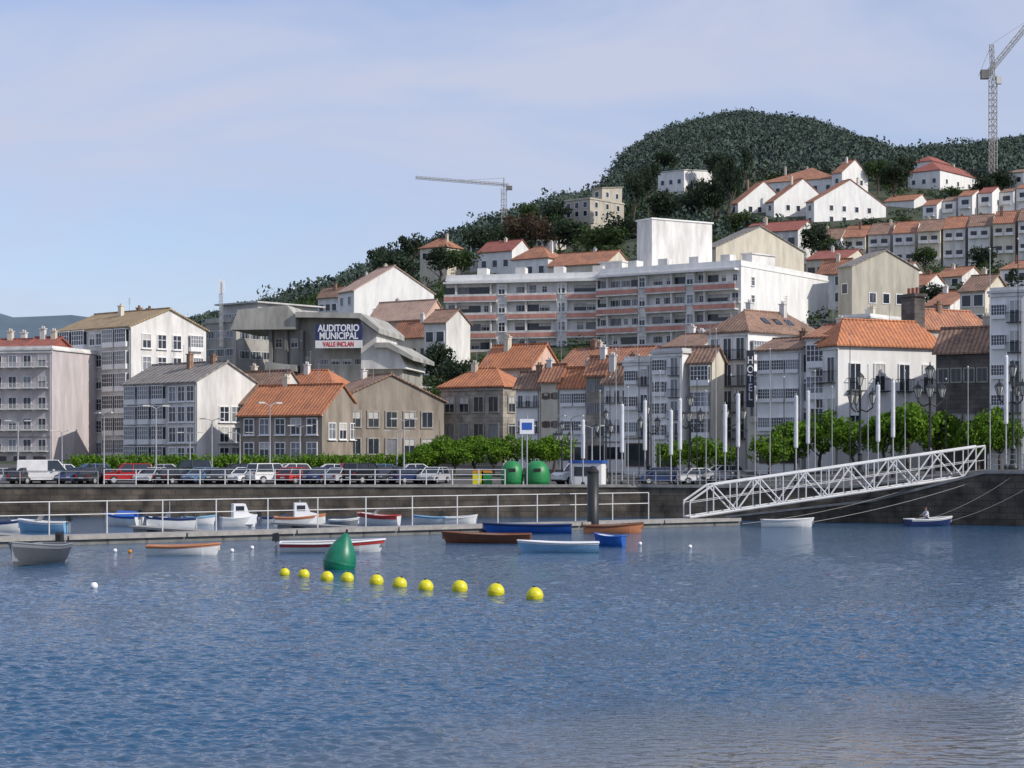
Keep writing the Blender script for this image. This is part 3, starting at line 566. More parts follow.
for yy in (.34,.5,.66):
    xa,xb=.4-hw*.38,.4-hw*.62; f_=lambda x:H+.16+(.4-x)*sl_
    MB().prism([(xa,f_(xa)+.02),(xb,f_(xb)+.02),(xb,f_(xb)+.1),(xa,f_(xa)+.1)],D*yy-.45,D*yy+.45).build('skylight','glass',ro)
hot=bld('hotel','white gallery fronted hotel with dark vertical sign',757,801,836,175,38,349,468,('gx',1.1,'tile2'),'white',[('gal',3,3,.03,.97,.25,.98),('shop',2,1,.03,.97,0,.25)],[('gal',2,3,.03,.97,.25,.98)],cat='hotel',chim=1,maxd=9)
W,D,H=dims(hot)
hs=MB().box(-.36,.36,-.12,.12,0,5.3).build('hotel_sign','hotelblk',hot,loc=(-W-.2,-.9,H-5.3)); hs.rotation_euler=(0,0,R(38))
text('H\nO\nT\nE\nL',1.0,'cylg','lettering',hs,(0,-.13,2.65),(R(90),0,0),.015,True,.01).scale=(.8,1,1)
bld('house','narrow white house between the hotel and the white corner house',806,832,846,173,36,337,468,('gx',1.2,'tile'),'white',[('gal',1,3,.03,.97,.25,.98)],[('win',1,3)],D=8,chim=1)
big=bld('corner_house','sunlit white corner house with wide orange hipped roof',814,838,944,171,64,346,468,('hip',2.6,'tileo'),'white',[('tall',2,2,.03,.97,.3,.98)],[('tall',4,1,.04,.96,.55,.95),('win',4,1,.04,.96,.22,.5)],chim=0)
W,D,H=dims(big)
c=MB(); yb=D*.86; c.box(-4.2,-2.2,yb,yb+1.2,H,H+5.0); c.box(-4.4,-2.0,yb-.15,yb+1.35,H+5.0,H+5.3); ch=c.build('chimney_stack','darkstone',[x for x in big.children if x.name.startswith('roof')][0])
for i in range(3): c=MB(); c.bar((-3.8+i*.6,yb+.6,H+5.3),(-3.8+i*.6,yb+.6,H+5.9),.16,8); c.build('chimney_pot','tile3',big)
bld('house','orange roofed wing behind the sunlit corner house',902,922,992,186,60,330,468,('hip',2.2,'tile'),'beige',[('win',1,3)],[('win',5,2,.03,.97,.5,.97)],chim=1)
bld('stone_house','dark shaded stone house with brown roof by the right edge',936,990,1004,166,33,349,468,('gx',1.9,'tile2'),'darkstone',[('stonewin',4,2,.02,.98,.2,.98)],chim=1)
bld('apartment_block','tall white gallery block cut by the right edge of the view',990,1024,1110,160,36,292,468,('flat',.5,'white2'),'white',[('gal',1,5,.03,.5,.12,.98),('tall',1,5,.5,.97,.12,.98)],[('gal',4,5,.03,.97,.12,.98)],cat='apartment building')
bld('house','white house with flat roof behind the narrow houses right of the hotel',838,870,905,205,40,318,440,('flat',.5,'white2'),'white2',[('win',3,2,.02,.98,.6,.98)],[('win',2,1,.1,.9,.7,.95)],chim=2)
bld('house','pale tall house rising behind the slim white house',664,700,716,210,34,346,440,('gx',1.5,'tile2'),'grey',[('win',3,2,.02,.98,.6,.98)],D=9,chim=2)
# ---------------------------------------------------------------- vegetation
def crown(n,size,kind,rg):
    if kind=='pine': K=10; cc=np.stack([rg.normal(0,.26,K),rg.normal(0,.26,K),rg.uniform(.68,.95,K)],-1); rad=.17
    elif kind=='cone':
        K=16; z=rg.uniform(.15,.97,K); rr=(1.02-z)*.42; th=rg.uniform(0,6.28,K); cc=np.stack([rr*np.cos(th),rr*np.sin(th),z],-1); rad=.13
    elif kind=='low':
        K=20; d=rg.normal(0,1,(K,3)); d/=np.linalg.norm(d,axis=1)[:,None]; rr=rg.uniform(.5,1,K)[:,None]; cc=d*rr*np.array([.36,.36,.27])+np.array([0,0,.58]); rad=.17
    else:
        K=18; d=rg.normal(0,1,(K,3)); d/=np.linalg.norm(d,axis=1)[:,None]; rr=rg.uniform(.45,1,K)[:,None]; cc=d*rr*np.array([.34,.34,.26])+np.array([0,0,.64]); rad=.18
    ci=rg.integers(0,K,n); dd=rg.normal(0,1,(n,3)); dd/=np.linalg.norm(dd,axis=1)[:,None]
    rs=rad*rg.uniform(.6,1.35,K)[ci][:,None]*(rg.uniform(.25,1,n)**.4)[:,None]
    c=cc[ci]+dd*rs*np.array([1,1,.8])
    u=rg.normal(0,1,(n,3)); u/=np.linalg.norm(u,axis=1)[:,None]; w=np.cross(u,dd+rg.normal(0,.5,(n,3))); w/=np.linalg.norm(w,axis=1)[:,None]+1e-6
    s=size*rg.uniform(.5,1.2,n)[:,None]
    return np.stack([c-u*s-w*s*.7,c+u*s-w*s*.7,c+u*s*.8+w*s*.7,c-u*s*.8+w*s*.7],1)
def crown_mesh(n,size,kind,m,seed):
    rg=np.random.default_rng(seed); q=crown(n,size,kind,rg).reshape(-1,3); me=bigmesh('crown',q,np.arange(len(q)).reshape(-1,4)); me.materials.append(M[m]); return me
def trunk_mesh(kind,seed):
    rd=random.Random(seed); t=MB(); top=.8 if kind=='pine' else .62
    p=[Vector((0,0,-.06))]
    for i in range(1,5): p.append(Vector((rd.uniform(-.02,.02)*i,rd.uniform(-.02,.02)*i,top*i/4)))
    for i in range(4): t.bar(p[i],p[i+1],.035*(1-i*.2),7,.035*(1-(i+1)*.2))
    for i in range(7):
        z=rd.uniform(.35,.95)*top; th=rd.uniform(0,6.28); l=rd.uniform(.15,.3); a=Vector((0,0,z)); t.bar(a,a+Vector((cos(th)*l,sin(th)*l,l*.8)),.014,5,.005)
    return t.mesh('trunk','trunk')
TR={}
for k,(kind,m,n,s) in {'plane':('low','leafP',2600,.024),'mid':('round','leafM',1900,.022),'dark':('round','leafD',1900,.024),'pine':('pine','leafD',1400,.024),'cone':('cone','leafD',1200,.026),'yellow':('round','leafY',900,.03),'rust':('round','leafR',1400,.024)}.items():
    TR[k]=[(crown_mesh(n,s,kind,m,hash_)) for hash_ in range(3)],[trunk_mesh(kind,i) for i in range(3)]
def tree(px,Y,h,w,k,label,group=None,base=None,name='tree'):
    p=gpt(px,Y)
    if base is not None: p.z=H0+(HY-base)*Y/F
    i=random.randrange(3); r=empty(name,p,random.uniform(0,6.28),label,'tree',group)
    link('crown',TR[k][0][i],r,scale=(w,w,h)); link('trunk',TR[k][1][i],r,scale=(max(w,h*.6),max(w,h*.6),h)); return r
pl=[(420,180,3.4,4.4),(437,182,4.4,5.0),(455,181,4.0,4.4),(474,184,4.4,4.6),(494,182,4.2,4.4),(515,184,4.4,4.2),(536,181,4.0,4.4),(554,182,4.6,4.8),(672,176,4.0,3.6),(700,172,4.6,4.4),(722,171,3.8,3.4),(770,166,4.4,4.2),(795,168,5.4,4.8),(820,168,6.2,5.2),(852,165,5.2,5.2),(884,164,5.8,5.0),(908,163,6.6,5.6),(937,164,5.8,5.2),(978,160,5.2,4.6),(1000,160,6.0,4.6),(1022,162,5.4,4.4)]
for i,(px,Y,h,w) in enumerate(pl):
    tree(px,Y,h,w,'plane',ORD(i)+' clipped bright green tree from the left along the waterfront street','clipped trees along the waterfront street')
hill=[(340,205,3.6,3,'mid','round green bush tree at the left end of the brown gable house'),(404,225,8.5,4.5,'dark','dark tree left of the yellow green tree'),(418,212,7.2,4.2,'yellow','yellow green tree right of the sloped auditorium wing'),(432,225,8,5,'mid','mid green tree right of the yellow tree below the striped apartments'),
(440,262,9,7,'dark','dark tree left of the striped apartments lower corner'),(462,250,8,8,'dark','dark tree at the lower left of the striped balconies'),(482,245,7,7,'mid','green tree below the striped balconies first bays'),(455,300,7,5,'dark','dark tree above the peach roofed house'),
(395,420,13,13,'dark','broad dark tree on the slope above the white gabled house'),(380,470,14,11,'pine','left umbrella pine on the slope above the gabled house'),(412,480,15,11,'pine','right umbrella pine on the slope above the gabled house'),
(440,440,11,12,'dark','dark round tree left of the brown roofed slope house'),(462,420,10,12,'mid','mid green tree above the left striped wing'),(482,450,14,13,'dark','dark crowned tree behind the left striped wing'),
(525,455,15,14,'rust','rusty brown crowned tree under the small crane'),(545,450,12,12,'rust','second rusty brown tree right of the first'),(508,470,13,12,'dark','dark tree at the foot of the small crane mast'),
(600,420,10,16,'mid','wide green tree behind the striped apartments centre'),(618,425,12,13,'dark','dark tree left of the white tower'),(575,440,11,14,'dark','dark tree beneath the beige villa'),(560,455,12,12,'mid','green tree left of the dark one beneath the beige villa'),
(634,520,17,9,'pine','tall pine between the beige villa and the white tower'),(648,530,19,10,'pine','tall pine left of a leaning pair above the white tower'),(662,500,15,15,'dark','big dark tree above the white tower'),(685,505,14,14,'dark','dark tree right above the white tower'),
(702,520,16,12,'dark','dark tree left of the tall thin pine'),(730,480,24,9,'pine','tall thin dark pine right of the white tower'),(716,500,22,13,'dark','dark bushy tree behind the tall thin pine'),(746,600,18,10,'cone','dark conifer left of the white gabled houses'),
(742,480,10,12,'mid','green tree below the leftmost white gabled house'),(812,430,12,10,'dark','dark tree under the widest gabled house'),(822,440,9,8,'mid','mid green tree at the left end of the long terrace'),
(894,590,15,15,'dark','dark tree right of the hilltop gabled houses'),(905,620,14,13,'dark','dark tree left of the crane villa'),(878,610,14,13,'mid','green tree beside the widest gabled house'),
(955,575,9,11,'mid','green tree under the crane villa'),(985,585,12,12,'dark','dark tree at the foot of the tall crane'),(1000,600,13,13,'dark','dark tree at the right of the tall crane'),(900,510,9,10,'mid','green tree left of the upper terrace'),(870,505,9,11,'dark','dark tree below the widest gabled house right end'),(790,470,10,12,'dark','dark tree below the middle gabled house'),(765,480,9,11,'mid','green tree between leftmost and middle gabled houses'),
(975,300,9,9,'dark','large dark tree among the right edge houses'),(962,310,8,7,'mid','green tree left of the large dark tree by right houses'),(935,320,7,7,'dark','dark tree above the dark chimney'),(1015,330,9,8,'cone','dark cypress close to the right edge'),
(884,330,6,6,'mid','small green tree right of the beige warehouse'),(665,700,16,15,'dark','dark tree behind the white low villa'),(715,640,15,13,'dark','dark tree right of the white low villa'),(640,620,15,13,'dark','dark tree left of the white low villa'),
(556,540,13,13,'dark','dark tree left of the beige villa'),(530,560,14,13,'mid','mid green tree further left of the beige villa'),
(843,415,9,9,'dark','dark tree below the left of the lower terrace'),(925,420,9,9,'mid','green tree below the middle of the lower terrace'),(985,415,9,9,'dark','dark tree below the right of the lower terrace')]
for px,Y,h,w,k,l in hill: tree(px,Y,h*.9,w*.9,k,l,name='pine_tree' if k=='pine' else 'tree')
def scatter(name,pts,leaf,nl,m,kinds,label,cat,kind='stuff'):
    tmpl=[crown(nl,leaf,kinds[i%len(kinds)],np.random.default_rng(100+i)) for i in range(8)]; out=[]
    for p,h,w in pts:
        t=tmpl[random.randrange(8)]; th=random.uniform(0,6.28); c,s=cos(th),sin(th)
        x=(t[...,0]*c-t[...,1]*s)*w; y=(t[...,0]*s+t[...,1]*c)*w; z=(t[...,2]-.2)*h
        out.append(np.stack([x+p[0],y+p[1],z+p[2]],-1))
    V=np.concatenate(out).reshape(-1,3); me=bigmesh(name,V,np.arange(len(V)).reshape(-1,4)); me.materials.append(M[m])
    return tag(link(name,me),label,cat,kind=kind)
def blocks(px,Y,h,p):
    ty=HY-(p.z+h*.8-H0)*F/Y; hw=h*.45*F/Y
    for a,b,c,d,ev,ba in FOOT:
        if a-hw<px<b+hw:
            if c-3<Y<d: return True
            if Y<c:
                gb=HY-(gz((a+b)/2,c)-H0)*F/c
                if ty<ev+.72*(max(gb,ev+3)-ev): return True
    return False
pts=[]
while len(pts)<9500:
    px=random.uniform(150,1180); Y=random.choice([random.uniform(450,760),random.uniform(640,1000),random.uniform(900,1330),random.uniform(1150,1345),random.uniform(1150,1345)])
    if px<330 and Y<620: continue
    h=random.uniform(7,12)*(1.3 if random.random()<.06 else 1); p=gpt(px,Y)
    if Y<720 and blocks(px,Y,h,p): 
        h*=.6
        if blocks(px,Y,h,p): continue
    if px>985 and Y>1000 and random.random()<.3: continue
    pts.append((p,h,h*random.uniform(.6,.95)+1.5))
scatter('woodland',pts,.047,84,'forest',['round','round','pine','cone','round'],'dense dark woodland covering the hill behind the town','woodland')
pts=[]; tries=0
while len(pts)<3000 and tries<60000:
    tries+=1
    px=random.uniform(130,1180); Y=random.uniform(225,660)
    h=random.uniform(2,5.5) if Y<400 else random.uniform(3,8); p=gpt(px,Y)
    if blocks(px,Y,h,p): continue
    pts.append((p,h,h*random.uniform(.9,1.5)))
scatter('garden_shrubs',pts,.048,90,'leafM',['round'],'scattered garden shrubs filling gaps between the hillside houses','shrubs')
pts=[(gpt(px,184+random.uniform(-.6,.6)),3.0,2.3) for px in np.arange(74,432,3.6)]
scatter('hedge',pts,.04,200,'leafP',['low'],'low clipped green hedge behind the parked cars','hedge',None)
# ---------------------------------------------------------------- cars
def make_car(kind,m):
    r=empty('parked_car',(0,0,0)); 
    if kind=='hatch': L,W,bt,rt=4.0,1.68,.88,1.46; gh=[(-1.85,bt),(-1.45,rt-.04),(.35,rt),(1.15,bt)]; lo=[(-2,.3),(2,.3),(2.02,.6),(1.85,.78),(1.1,.93),(-1.85,.93),(-2.02,.7)]
    elif kind=='sedan': L,W,bt,rt=4.4,1.72,.88,1.42; gh=[(-1.5,bt),(-.95,rt-.02),(.35,rt),(1.15,bt)]; lo=[(-2.2,.3),(2.2,.3),(2.22,.58),(2.05,.76),(1.1,.92),(-1.5,.93),(-2.15,.9),(-2.22,.6)]
    elif kind=='suv': L,W,bt,rt=4.5,1.85,1.08,1.82; gh=[(-2.1,bt),(-1.9,rt-.03),(.45,rt),(1.05,bt)]; lo=[(-2.25,.4),(2.25,.4),(2.27,.8),(2.1,1.02),(1.05,1.12),(-2.2,1.12),(-2.28,.8)]
    else: L,W,bt,rt=4.9,1.9,1.2,2.15; gh=[(-2.35,bt),(-2.3,rt-.03),(1.2,rt),(1.95,bt)]; lo=[(-2.42,.4),(2.42,.4),(2.45,.8),(2.35,1.0),(1.95,1.24),(-2.4,1.24),(-2.45,.8)]
    b=MB(); w=W/2; n=len(lo)
    vs=[];
    for yy,sh in ((-w+.08,.04),(-w,0),(w,0),(w-.08,.04)):
        for x,z in lo: vs.append((x*(1-sh*.4),yy,z-(sh*.8 if z>.7 else -sh*.5)))
    fs=[tuple(range(n)),tuple(range(4*n-1,3*n-1,-1))]
    for k in range(3):
        for i in range(n): fs.append((k*n+i,(k+1)*n+i,(k+1)*n+(i+1)%n,k*n+(i+1)%n))
    b.add(vs,fs)
    tb=.16
    b.prism([(gh[1][0]-.03,rt-.05),(gh[2][0]+.05,rt-.03),(gh[2][0]-.1,rt+.03),(gh[1][0]+.1,rt+.02)],-w+tb+.01,w-tb-.01)
    for sgn in (-1,1):
        for (x0,z0),(x1,z1) in ((gh[0],gh[1]),(gh[3],gh[2]),((-.3,bt),(-.35,rt-.03))):
            b.bar((x0,sgn*(w-.05),z0+.02),(x1,sgn*(w-tb),z1),.05,4)
    if kind=='van': b.box(-2.34,.3,-w+.03,w-.03,1.1,rt-.02)
    b.build('body',m,r)
    g=MB(); y0,y1=w-.06,w-tb-.02
    g.add([(gh[0][0],-y0,bt),(gh[3][0],-y0,bt),(gh[3][0],y0,bt),(gh[0][0],y0,bt),(gh[1][0],-y1,rt-.03),(gh[2][0],-y1,rt-.02),(gh[2][0],y1,rt-.02),(gh[1][0],y1,rt-.03)],[(0,3,2,1),(4,5,6,7),(0,1,5,4),(1,2,6,5),(2,3,7,6),(3,0,4,7)])
    g.build('windows','glass',r)
    wr=.31 if kind in('hatch','sedan') else .36
    for x in (-L*.31,L*.31):
        for sg_ in (-1,1):
            t=MB(); t.bar((x,sg_*(w-.2),wr),(x,sg_*(w+.015),wr),wr,18); to=t.build('wheel','rubber',r)
            t=MB(); t.bar((x,sg_*(w+.016),wr),(x,sg_*(w+.03),wr),wr*.62,14); t.build('rim','metal',to)
    zl=(.72 if kind in('hatch','sedan') else .9)
    for sg_ in (-1,1):
        t=MB(); t.box(L/2-.06,L/2+.03,sg_*(w-.28)-.16,sg_*(w-.28)+.16,zl-.16,zl-.02); t.build('headlight','lamp',r)
        t=MB(); t.box(-L/2-.04,-L/2+.06,sg_*(w-.2)-.11,sg_*(w-.2)+.11,zl-.1,zl+.12); t.build('tail_light','redl',r)
        t=MB(); t.box(.75,.93,sg_*(w+.08)-.08,sg_*(w+.08)+.08,bt+.0,bt+.13); t.build('wing_mirror',m,r)
    t=MB(); t.box(-L/2-.05,L/2+.05,-w+.1,w-.1,.28,.44); t.build('bumper','rubber',r)
    t=MB(); t.box(-L/2-.062,-L/2-.04,-.26,.26,.5,.62); t.build('number_plate','frame',r)
    return r
CC={'dark grey':(.05,.052,.055),'white':(.75,.75,.74),'black':(.015,.015,.018),'red':(.40,.015,.02),'silver':(.45,.46,.48),'navy blue':(.02,.04,.12),'steel blue':(.10,.18,.30),'pale blue':(.35,.45,.58),'dark green':(.02,.06,.04)}
cars=[(6,'sedan','silver',20),(28,'hatch','dark grey',70),(44,'van','white',12),(74,'hatch','navy blue',75),(97,'sedan','dark grey',60),(128,'suv','red',15),(152,'hatch','silver',70),(176,'sedan','black',60),(203,'hatch','steel blue',55),(224,'sedan','dark grey',75),(246,'hatch','white',55),(271,'suv','white',40),(298,'hatch','red',50),(322,'hatch','navy blue',65),(343,'sedan','silver',55),(365,'suv','black',50),(388,'hatch','dark grey',60),(410,'sedan','navy blue',45),(434,'hatch','silver',70)]
back=[(60,'sedan','white',15),(90,'hatch','steel blue',20),(168,'sedan','silver',12),(188,'suv','dark green',20),(236,'hatch','black',20),(258,'sedan','pale blue',15),(290,'hatch','white',25),(330,'sedan','white',10),(355,'hatch','red',20),(380,'sedan','steel blue',12),(418,'sedan','white',14)]
rite=[(578,'suv','white',30),(660,'hatch','navy blue',15),(700,'sedan','white',10),(722,'hatch','silver',20)]
proto={}
kn={'hatch':'hatchback','sedan':'saloon car','suv':'tall estate car','van':'panel van'}
for lst,Yc,tx in ((cars,171,'front row of parked cars'),(back,177.5,'back row of parked cars'),(rite,168,'cars by the right row houses')):
  for i,(px,k,cn,hd) in enumerate(lst):
    m=paint('car_paint_'+cn.replace(' ','_'),CC[cn]); key=(k,cn)
    if key not in proto: o=make_car(k,m); proto[key]=o
    else: o=copy_tree(proto[key])
    o.location=gpt(px,Yc)+Vector((0,0,.02)); o.rotation_euler=(0,0,R(hd+random.uniform(-6,6)+(180 if random.random()<.5 else 0)))
    tag(o,'%s %s, %s from the left in the %s'%(cn,kn[k],ORD(i),tx),'van' if k=='van' else 'car','cars parked along the quay'); o.name='parked_van' if k=='van' else 'parked_car'
# ---------------------------------------------------------------- street furniture
def railing(name,label,pts,h,sp,r=.03,rails=(1.,.5),m='whitem'):
    root=empty(name,pts[0],0,label,'railing'); o0=Vector(pts[0])
    P=[Vector(p)-o0 for p in pts]
    for k in rails: MB().path([p+Vector((0,0,h*k)) for p in P],r).build('rail',m,root)
    for a,b in zip(P,P[1:]):
        n=max(1,int((b-a).length/sp))
        for i in range(n):
            p=a.lerp(b,i/n); MB().bar(p,p+Vector((0,0,h)),r*1.3,6).build('post',m,root)
    MB().bar(P[-1],P[-1]+Vector((0,0,h)),r*1.3,6).build('post',m,root); return root
def qe(px,dy=.3): 
    Y=ye(px)+dy; return Vector(((px-512)*Y/F,Y,ztop(px)+.2))
railing('quay_railing','white metal railing along the quay edge in front of the cars',[qe(x) for x in (104,200,300,400,505)],1.25,2.0,.035,(1,.66,.33))
railing('quay_railing','thin grey railing along the quay edge left of the white van',[qe(x) for x in (-60,20,98)],1.1,2.2,.03,(1,.5),'metal')
railing('quay_railing','grey railing on the quay edge behind the steel gangway',[qe(x) for x in (612,700,780,850)],1.15,1.6,.03,(1,.66,.33),'metal')
railing('quay_railing','railing on the raised quay beyond the gangway head',[qe(x) for x in (988,1024,1100)],1.15,1.6,.03,(1,.66,.33),'metal')
def make_lamp():
    r=empty('street_lamp',(0,0,0)); MB().bar((0,0,0),(0,0,6.5),.09,8,.05).build('post','metal',r)
    for s in (-1,1):
        MB().path([(0,0,6.45),(s*.35,0,6.65),(s*.9,0,6.7)],.035).build('arm','metal',r)
        MB().box(s*.9-.32,s*.9+.32,-.13,.13,6.66,6.8).build('lamp_head','lamp',r)
    MB().lathe([(.16,0),(.16,.3),(.1,.5)],10).build('base','metal',r); return r
lp=make_lamp(); lamps=[(18,178,420),(62,180,430),(104,176,412),(156,175,405),(190,182,432),(212,178,418),(240,180,432),(270,178,402),(300,184,425),(397,180,430),(404,170,418),(522,165,425),(571,165,415),(592,170,425)]
for i,(px,Y,tp_) in enumerate(lamps):
    o=lp if i==0 else copy_tree(lp); p=gpt(px,Y); o.location=p; o.rotation_euler=(0,0,random.uniform(-.8,.8)); o.scale[2]=(H0+(HY-tp_)*Y/F-p.z)/6.8
    tag(o,ORD(i)+' slender twin headed grey street lamp from the left above the car park','street lamp','slender lamps of the car park')
def make_banner():
    r=empty('banner_column',(0,0,0)); MB().bar((0,0,0),(0,0,7.2),.07,8,.05).build('post','metal',r); MB().lathe([(.14,2.9),(.17,3.0),(.17,6.9),(.14,7.0)],14).build('white_cylinder','cylg',r); MB().lathe([(.17,0),(.17,.35),(.09,.5)],10).build('base','black',r); return r
bn=make_banner()
for i,(px,tp_,Y) in enumerate(((583,418,160),(622,402,158),(645,398,162),(671,408,158),(680,396,160),(725,402,156),(738,391,158),(796,393,154),(808,388,157),(878,382,150),(893,378,153),(1006,352,146))):
    o=bn if i==0 else copy_tree(bn); p=gpt(px,Y); o.location=p; o.scale[2]=(H0+(HY-tp_)*Y/F-p.z)/7.2
    tag(o,ORD(i)+' pole wrapped by a white cylinder from the left on the waterfront','lamp column','white cylinder columns on the waterfront')
fp=[(600,392,166),(610,378,170),(616,350,162),(628,388,168),(639,356,165),(654,384,172),(660,372,170),(697,380,164),(706,392,158),(716,330,160),(731,376,165),(755,388,160),(770,350,160),(784,378,164),(815,372,158),(832,388,162),(850,340,155),(868,366,158),(905,372,156),(946,380,152),(968,368,154),(990,250,150),(1018,240,148)]
for i,(px,tp_,Y) in enumerate(fp):
    p=gpt(px,Y); h=H0+(HY-tp_)*Y/F-p.z; r=empty('flagpole',p,0,ORD(i)+' tall thin bare flagpole from the left along the waterfront','flagpole','bare flagpoles of the waterfront')
    MB().bar((0,0,0),(0,0,h),.05,8,.03).build('pole','black' if i%3==1 else 'metal',r); MB().lathe([(.02,h),(.08,h+.08),(.02,h+.17)],8).build('finial','whitem',r)
def make_orn():
    r=empty('ornate_lamp',(0,0,0)); MB().lathe([(.3,0),(.3,.25),(.16,.5),(.12,1.2),(.16,1.3),(.08,1.5),(.06,4.6),(.1,4.7),(.04,5.3)],12).build('post','black',r)
    for k in range(3):
        th=k*2*pi/3+.3; d=Vector((cos(th),sin(th),0)); MB().path([Vector((0,0,3.9)),d*.4+Vector((0,0,3.75)),d*.75+Vector((0,0,4.0)),d*.75+Vector((0,0,4.25))],.04).build('arm','black',r)
    for k in range(4):
        th=k*2*pi/3+.3; d=Vector((cos(th),sin(th),0))*.75+Vector((0,0,4.25)) if k<3 else Vector((0,0,5.3))
        l=MB(); l.lathe([(.1,0),(.24,.5)],6,tuple(d)); lo_=l.build('lantern','lamp',r)
        l=MB(); l.lathe([(.29,.5),(.2,.62),(.04,.75),(.03,.9)],6,tuple(d)); l.lathe([(.12,-.06),(.12,-.01)],6,tuple(d)); 
        for j in range(6): a=j*pi/3; l.bar((d[0]+.1*cos(a),d[1]+.1*sin(a),d[2]),(d[0]+.25*cos(a),d[1]+.25*sin(a),d[2]+.5),.02,4)
        l.build('lantern_cap','black',lo_)
    return r
on=make_orn()
for i,(px,tp_,Y) in enumerate(((562,420,168),(606,408,168),(648,402,170),(690,392,168),(737,390,166),(860,370,158),(930,362,154),(1013,360,150))):
    o=on if i==0 else copy_tree(on); p=gpt(px,Y); o.location=p; s=(H0+(HY-tp_)*Y/F-p.z)/6.2; o.scale=(s,s,s); o.rotation_euler=(0,0,i*.7)
    tag(o,ORD(i)+' black ornate multi lantern lamp from the left on the waterfront','street lamp','black ornate lamps')
for i,px in enumerate((512,537)):
    r=empty('recycling_container',gpt(px,161),0,['left green bell shaped recycling container on the quay','right and larger green bell shaped recycling container on the quay'][i],'recycling container'); k=.95+.12*i
    MB().lathe([(.95*k,.12),(1.0*k,.5),(1.0*k,1.1),(.9*k,1.6),(.6*k,2.0),(.25*k,2.15)],20).build('shell','binG',r,True)
    MB().lathe([(.9*k,0),(.9*k,.13)],20).build('base','rubber',r); MB().box(-.3,.3,-1.02*k,-.8,1.25,1.5).build('slot','rubber',r); MB().lathe([(1.012*k,.62),(1.012*k,.8)],20).build('band','binG',r)
    MB().path([(-.15,0,2.1),(-.15,0,2.3),(.15,0,2.3),(.15,0,2.1)],.03).build('lifting_loop','metal',r)
p=gpt(527,158); r=empty('harbour_sign',p,0,'white and blue panel sign on a tall post above the recycling containers','sign')
MB().bar((0,0,0),(0,0,6.0),.06,8).build('post','metal',r); zt=H0+(HY-434)*158/F-p.z
b=MB().box(-.6,.6,-.08,-.02+.05,zt,zt+1.25).build('panel','bandw',r); MB().box(-.42,.42,-.10,-.085,zt+.35,zt+.95).build('blue_field','bluep',b)
r=empty('ticket_kiosk',gpt(588,166),R(-15),'white kiosk with blue fascia near the dark mooring pile','kiosk')
MB().box(-1.4,1.4,-1,1,0,1.9).build('cabin','bandw',r); MB().box(-1.5,1.5,-1.1,1.1,1.9,2.15).build('fascia','bluep',r); MB().box(-1.0,1.0,-1.03,-1.003,.8,1.6).build('hatch','glass',r)
for i,px in enumerate((478,487)):
    r=empty('waste_bin',gpt(px,163),0,['yellow waste container with amber lid by the quay railing','green waste container with amber lid by the quay railing'][i],'waste bin','wheeled bins')
    MB().box(-.45,.45,-.4,.4,.12,1.1).build('body','binG' if i else 'yellow',r); MB().prism([(-.5,1.1),(.5,1.1),(.4,1.3),(-.4,1.3)],-.45,.45).build('lid','yel2',r)
    for sx_ in (-1,1): MB().bar((sx_*.35,-.35,.08),(sx_*.35,-.25,.08),.08,10).build('wheel','rubber',r)
pp=at(593,529,130); pp.z=0; r=empty('mooring_pile',pp,0,'thick dark steel mooring pile standing out of the water','mooring pile')
MB().lathe([(.40,-3),(.40,3.9)],18).build('shaft','black',r,True); MB().lathe([(.43,3.9),(.41,4.0),(.1,4.35)],18).build('cap','rubber',r)
# pontoon
PA=at(-60,0,103); PB=at(742,0,138); PA.z=PB.z=0
d=(PB-PA); L=d.length; d.normalize(); nrm=Vector((-d.y,d.x,0)); rz=math.atan2(d.y,d.x)
nseg=8
for i in range(nseg):
    r=empty('floating_pontoon',PA+d*(L*i/nseg),rz,ORD(i)+' section from the left of the long floating grey pontoon','pontoon','sections of the floating pontoon'); l=L/nseg-.12
    MB().box(0,l,0,2.3,.36,.52).build('deck','deck',r); MB().box(0,l,-.06,-.003,.30,.54).build('edge_beam','deck',r)
    for k in range(3): x=l*(k+.5)/3; MB().box(x-1.3,x+1.3,.15,2.15,-.3,.355).build('float','float',r)
railing('pontoon_railing','tall white post and rail fence along the floating pontoon',[PA+d*t+nrm*2.1+Vector((0,0,.52)) for t in (0,L*.3,L*.6,L*.88)],1.9,3.3,.03,(1,.6))
for i,t in enumerate((.1,.3,.48)):
    q0=PA+d*(L*t)+nrm*2.4; r=empty('finger_pontoon',q0,rz,['left','middle','right'][i]+' short finger pontoon reaching back towards the quay','pontoon','finger pontoons')
    MB().box(-.6,.6,.05,11,.34,.48).build('deck','deck',r)
    for k in range(3): MB().box(-.55,.55,1+3.6*k,3+3.6*k,-.3,.335).build('float','float',r)
# gangway
GA=at(690,0,137); GA.z=.6; GB=at(985,0,142); GB.z=H0+(HY-474)*142/F
gd=GB-GA; gl=gd.length; r=empty('gangway',GA,0,'pale grey steel truss gangway rising from the pontoon to the quay','gangway')
u=gd.normalized(); side=Vector((-u.y,u.x,0)).normalized()*1.5; up=Vector((0,0,2.1)); nb=13
for s in (0,1):
    t=MB(); o=side*s; P=[u*(gl*i/nb)+o for i in range(nb+1)]
    t.bar(P[0],P[-1],.10,6); t.bar(P[0]+up*.55,P[1]+up,.08,6); t.bar(P[1]+up,P[-1]+up,.085,6)
    for i in range(nb+1): t.bar(P[i],P[i]+up*(1 if i else .55),.05,6)
    for i in range(1,nb): t.bar(P[i]+(up if i%2 else up*0),P[i+1]+(up*0 if i%2 else up),.06,6)
    t.build('side_truss','whitem',r)
    MB().path([p+up*.5 for p in P],.025).build('handrail','whitem',r)
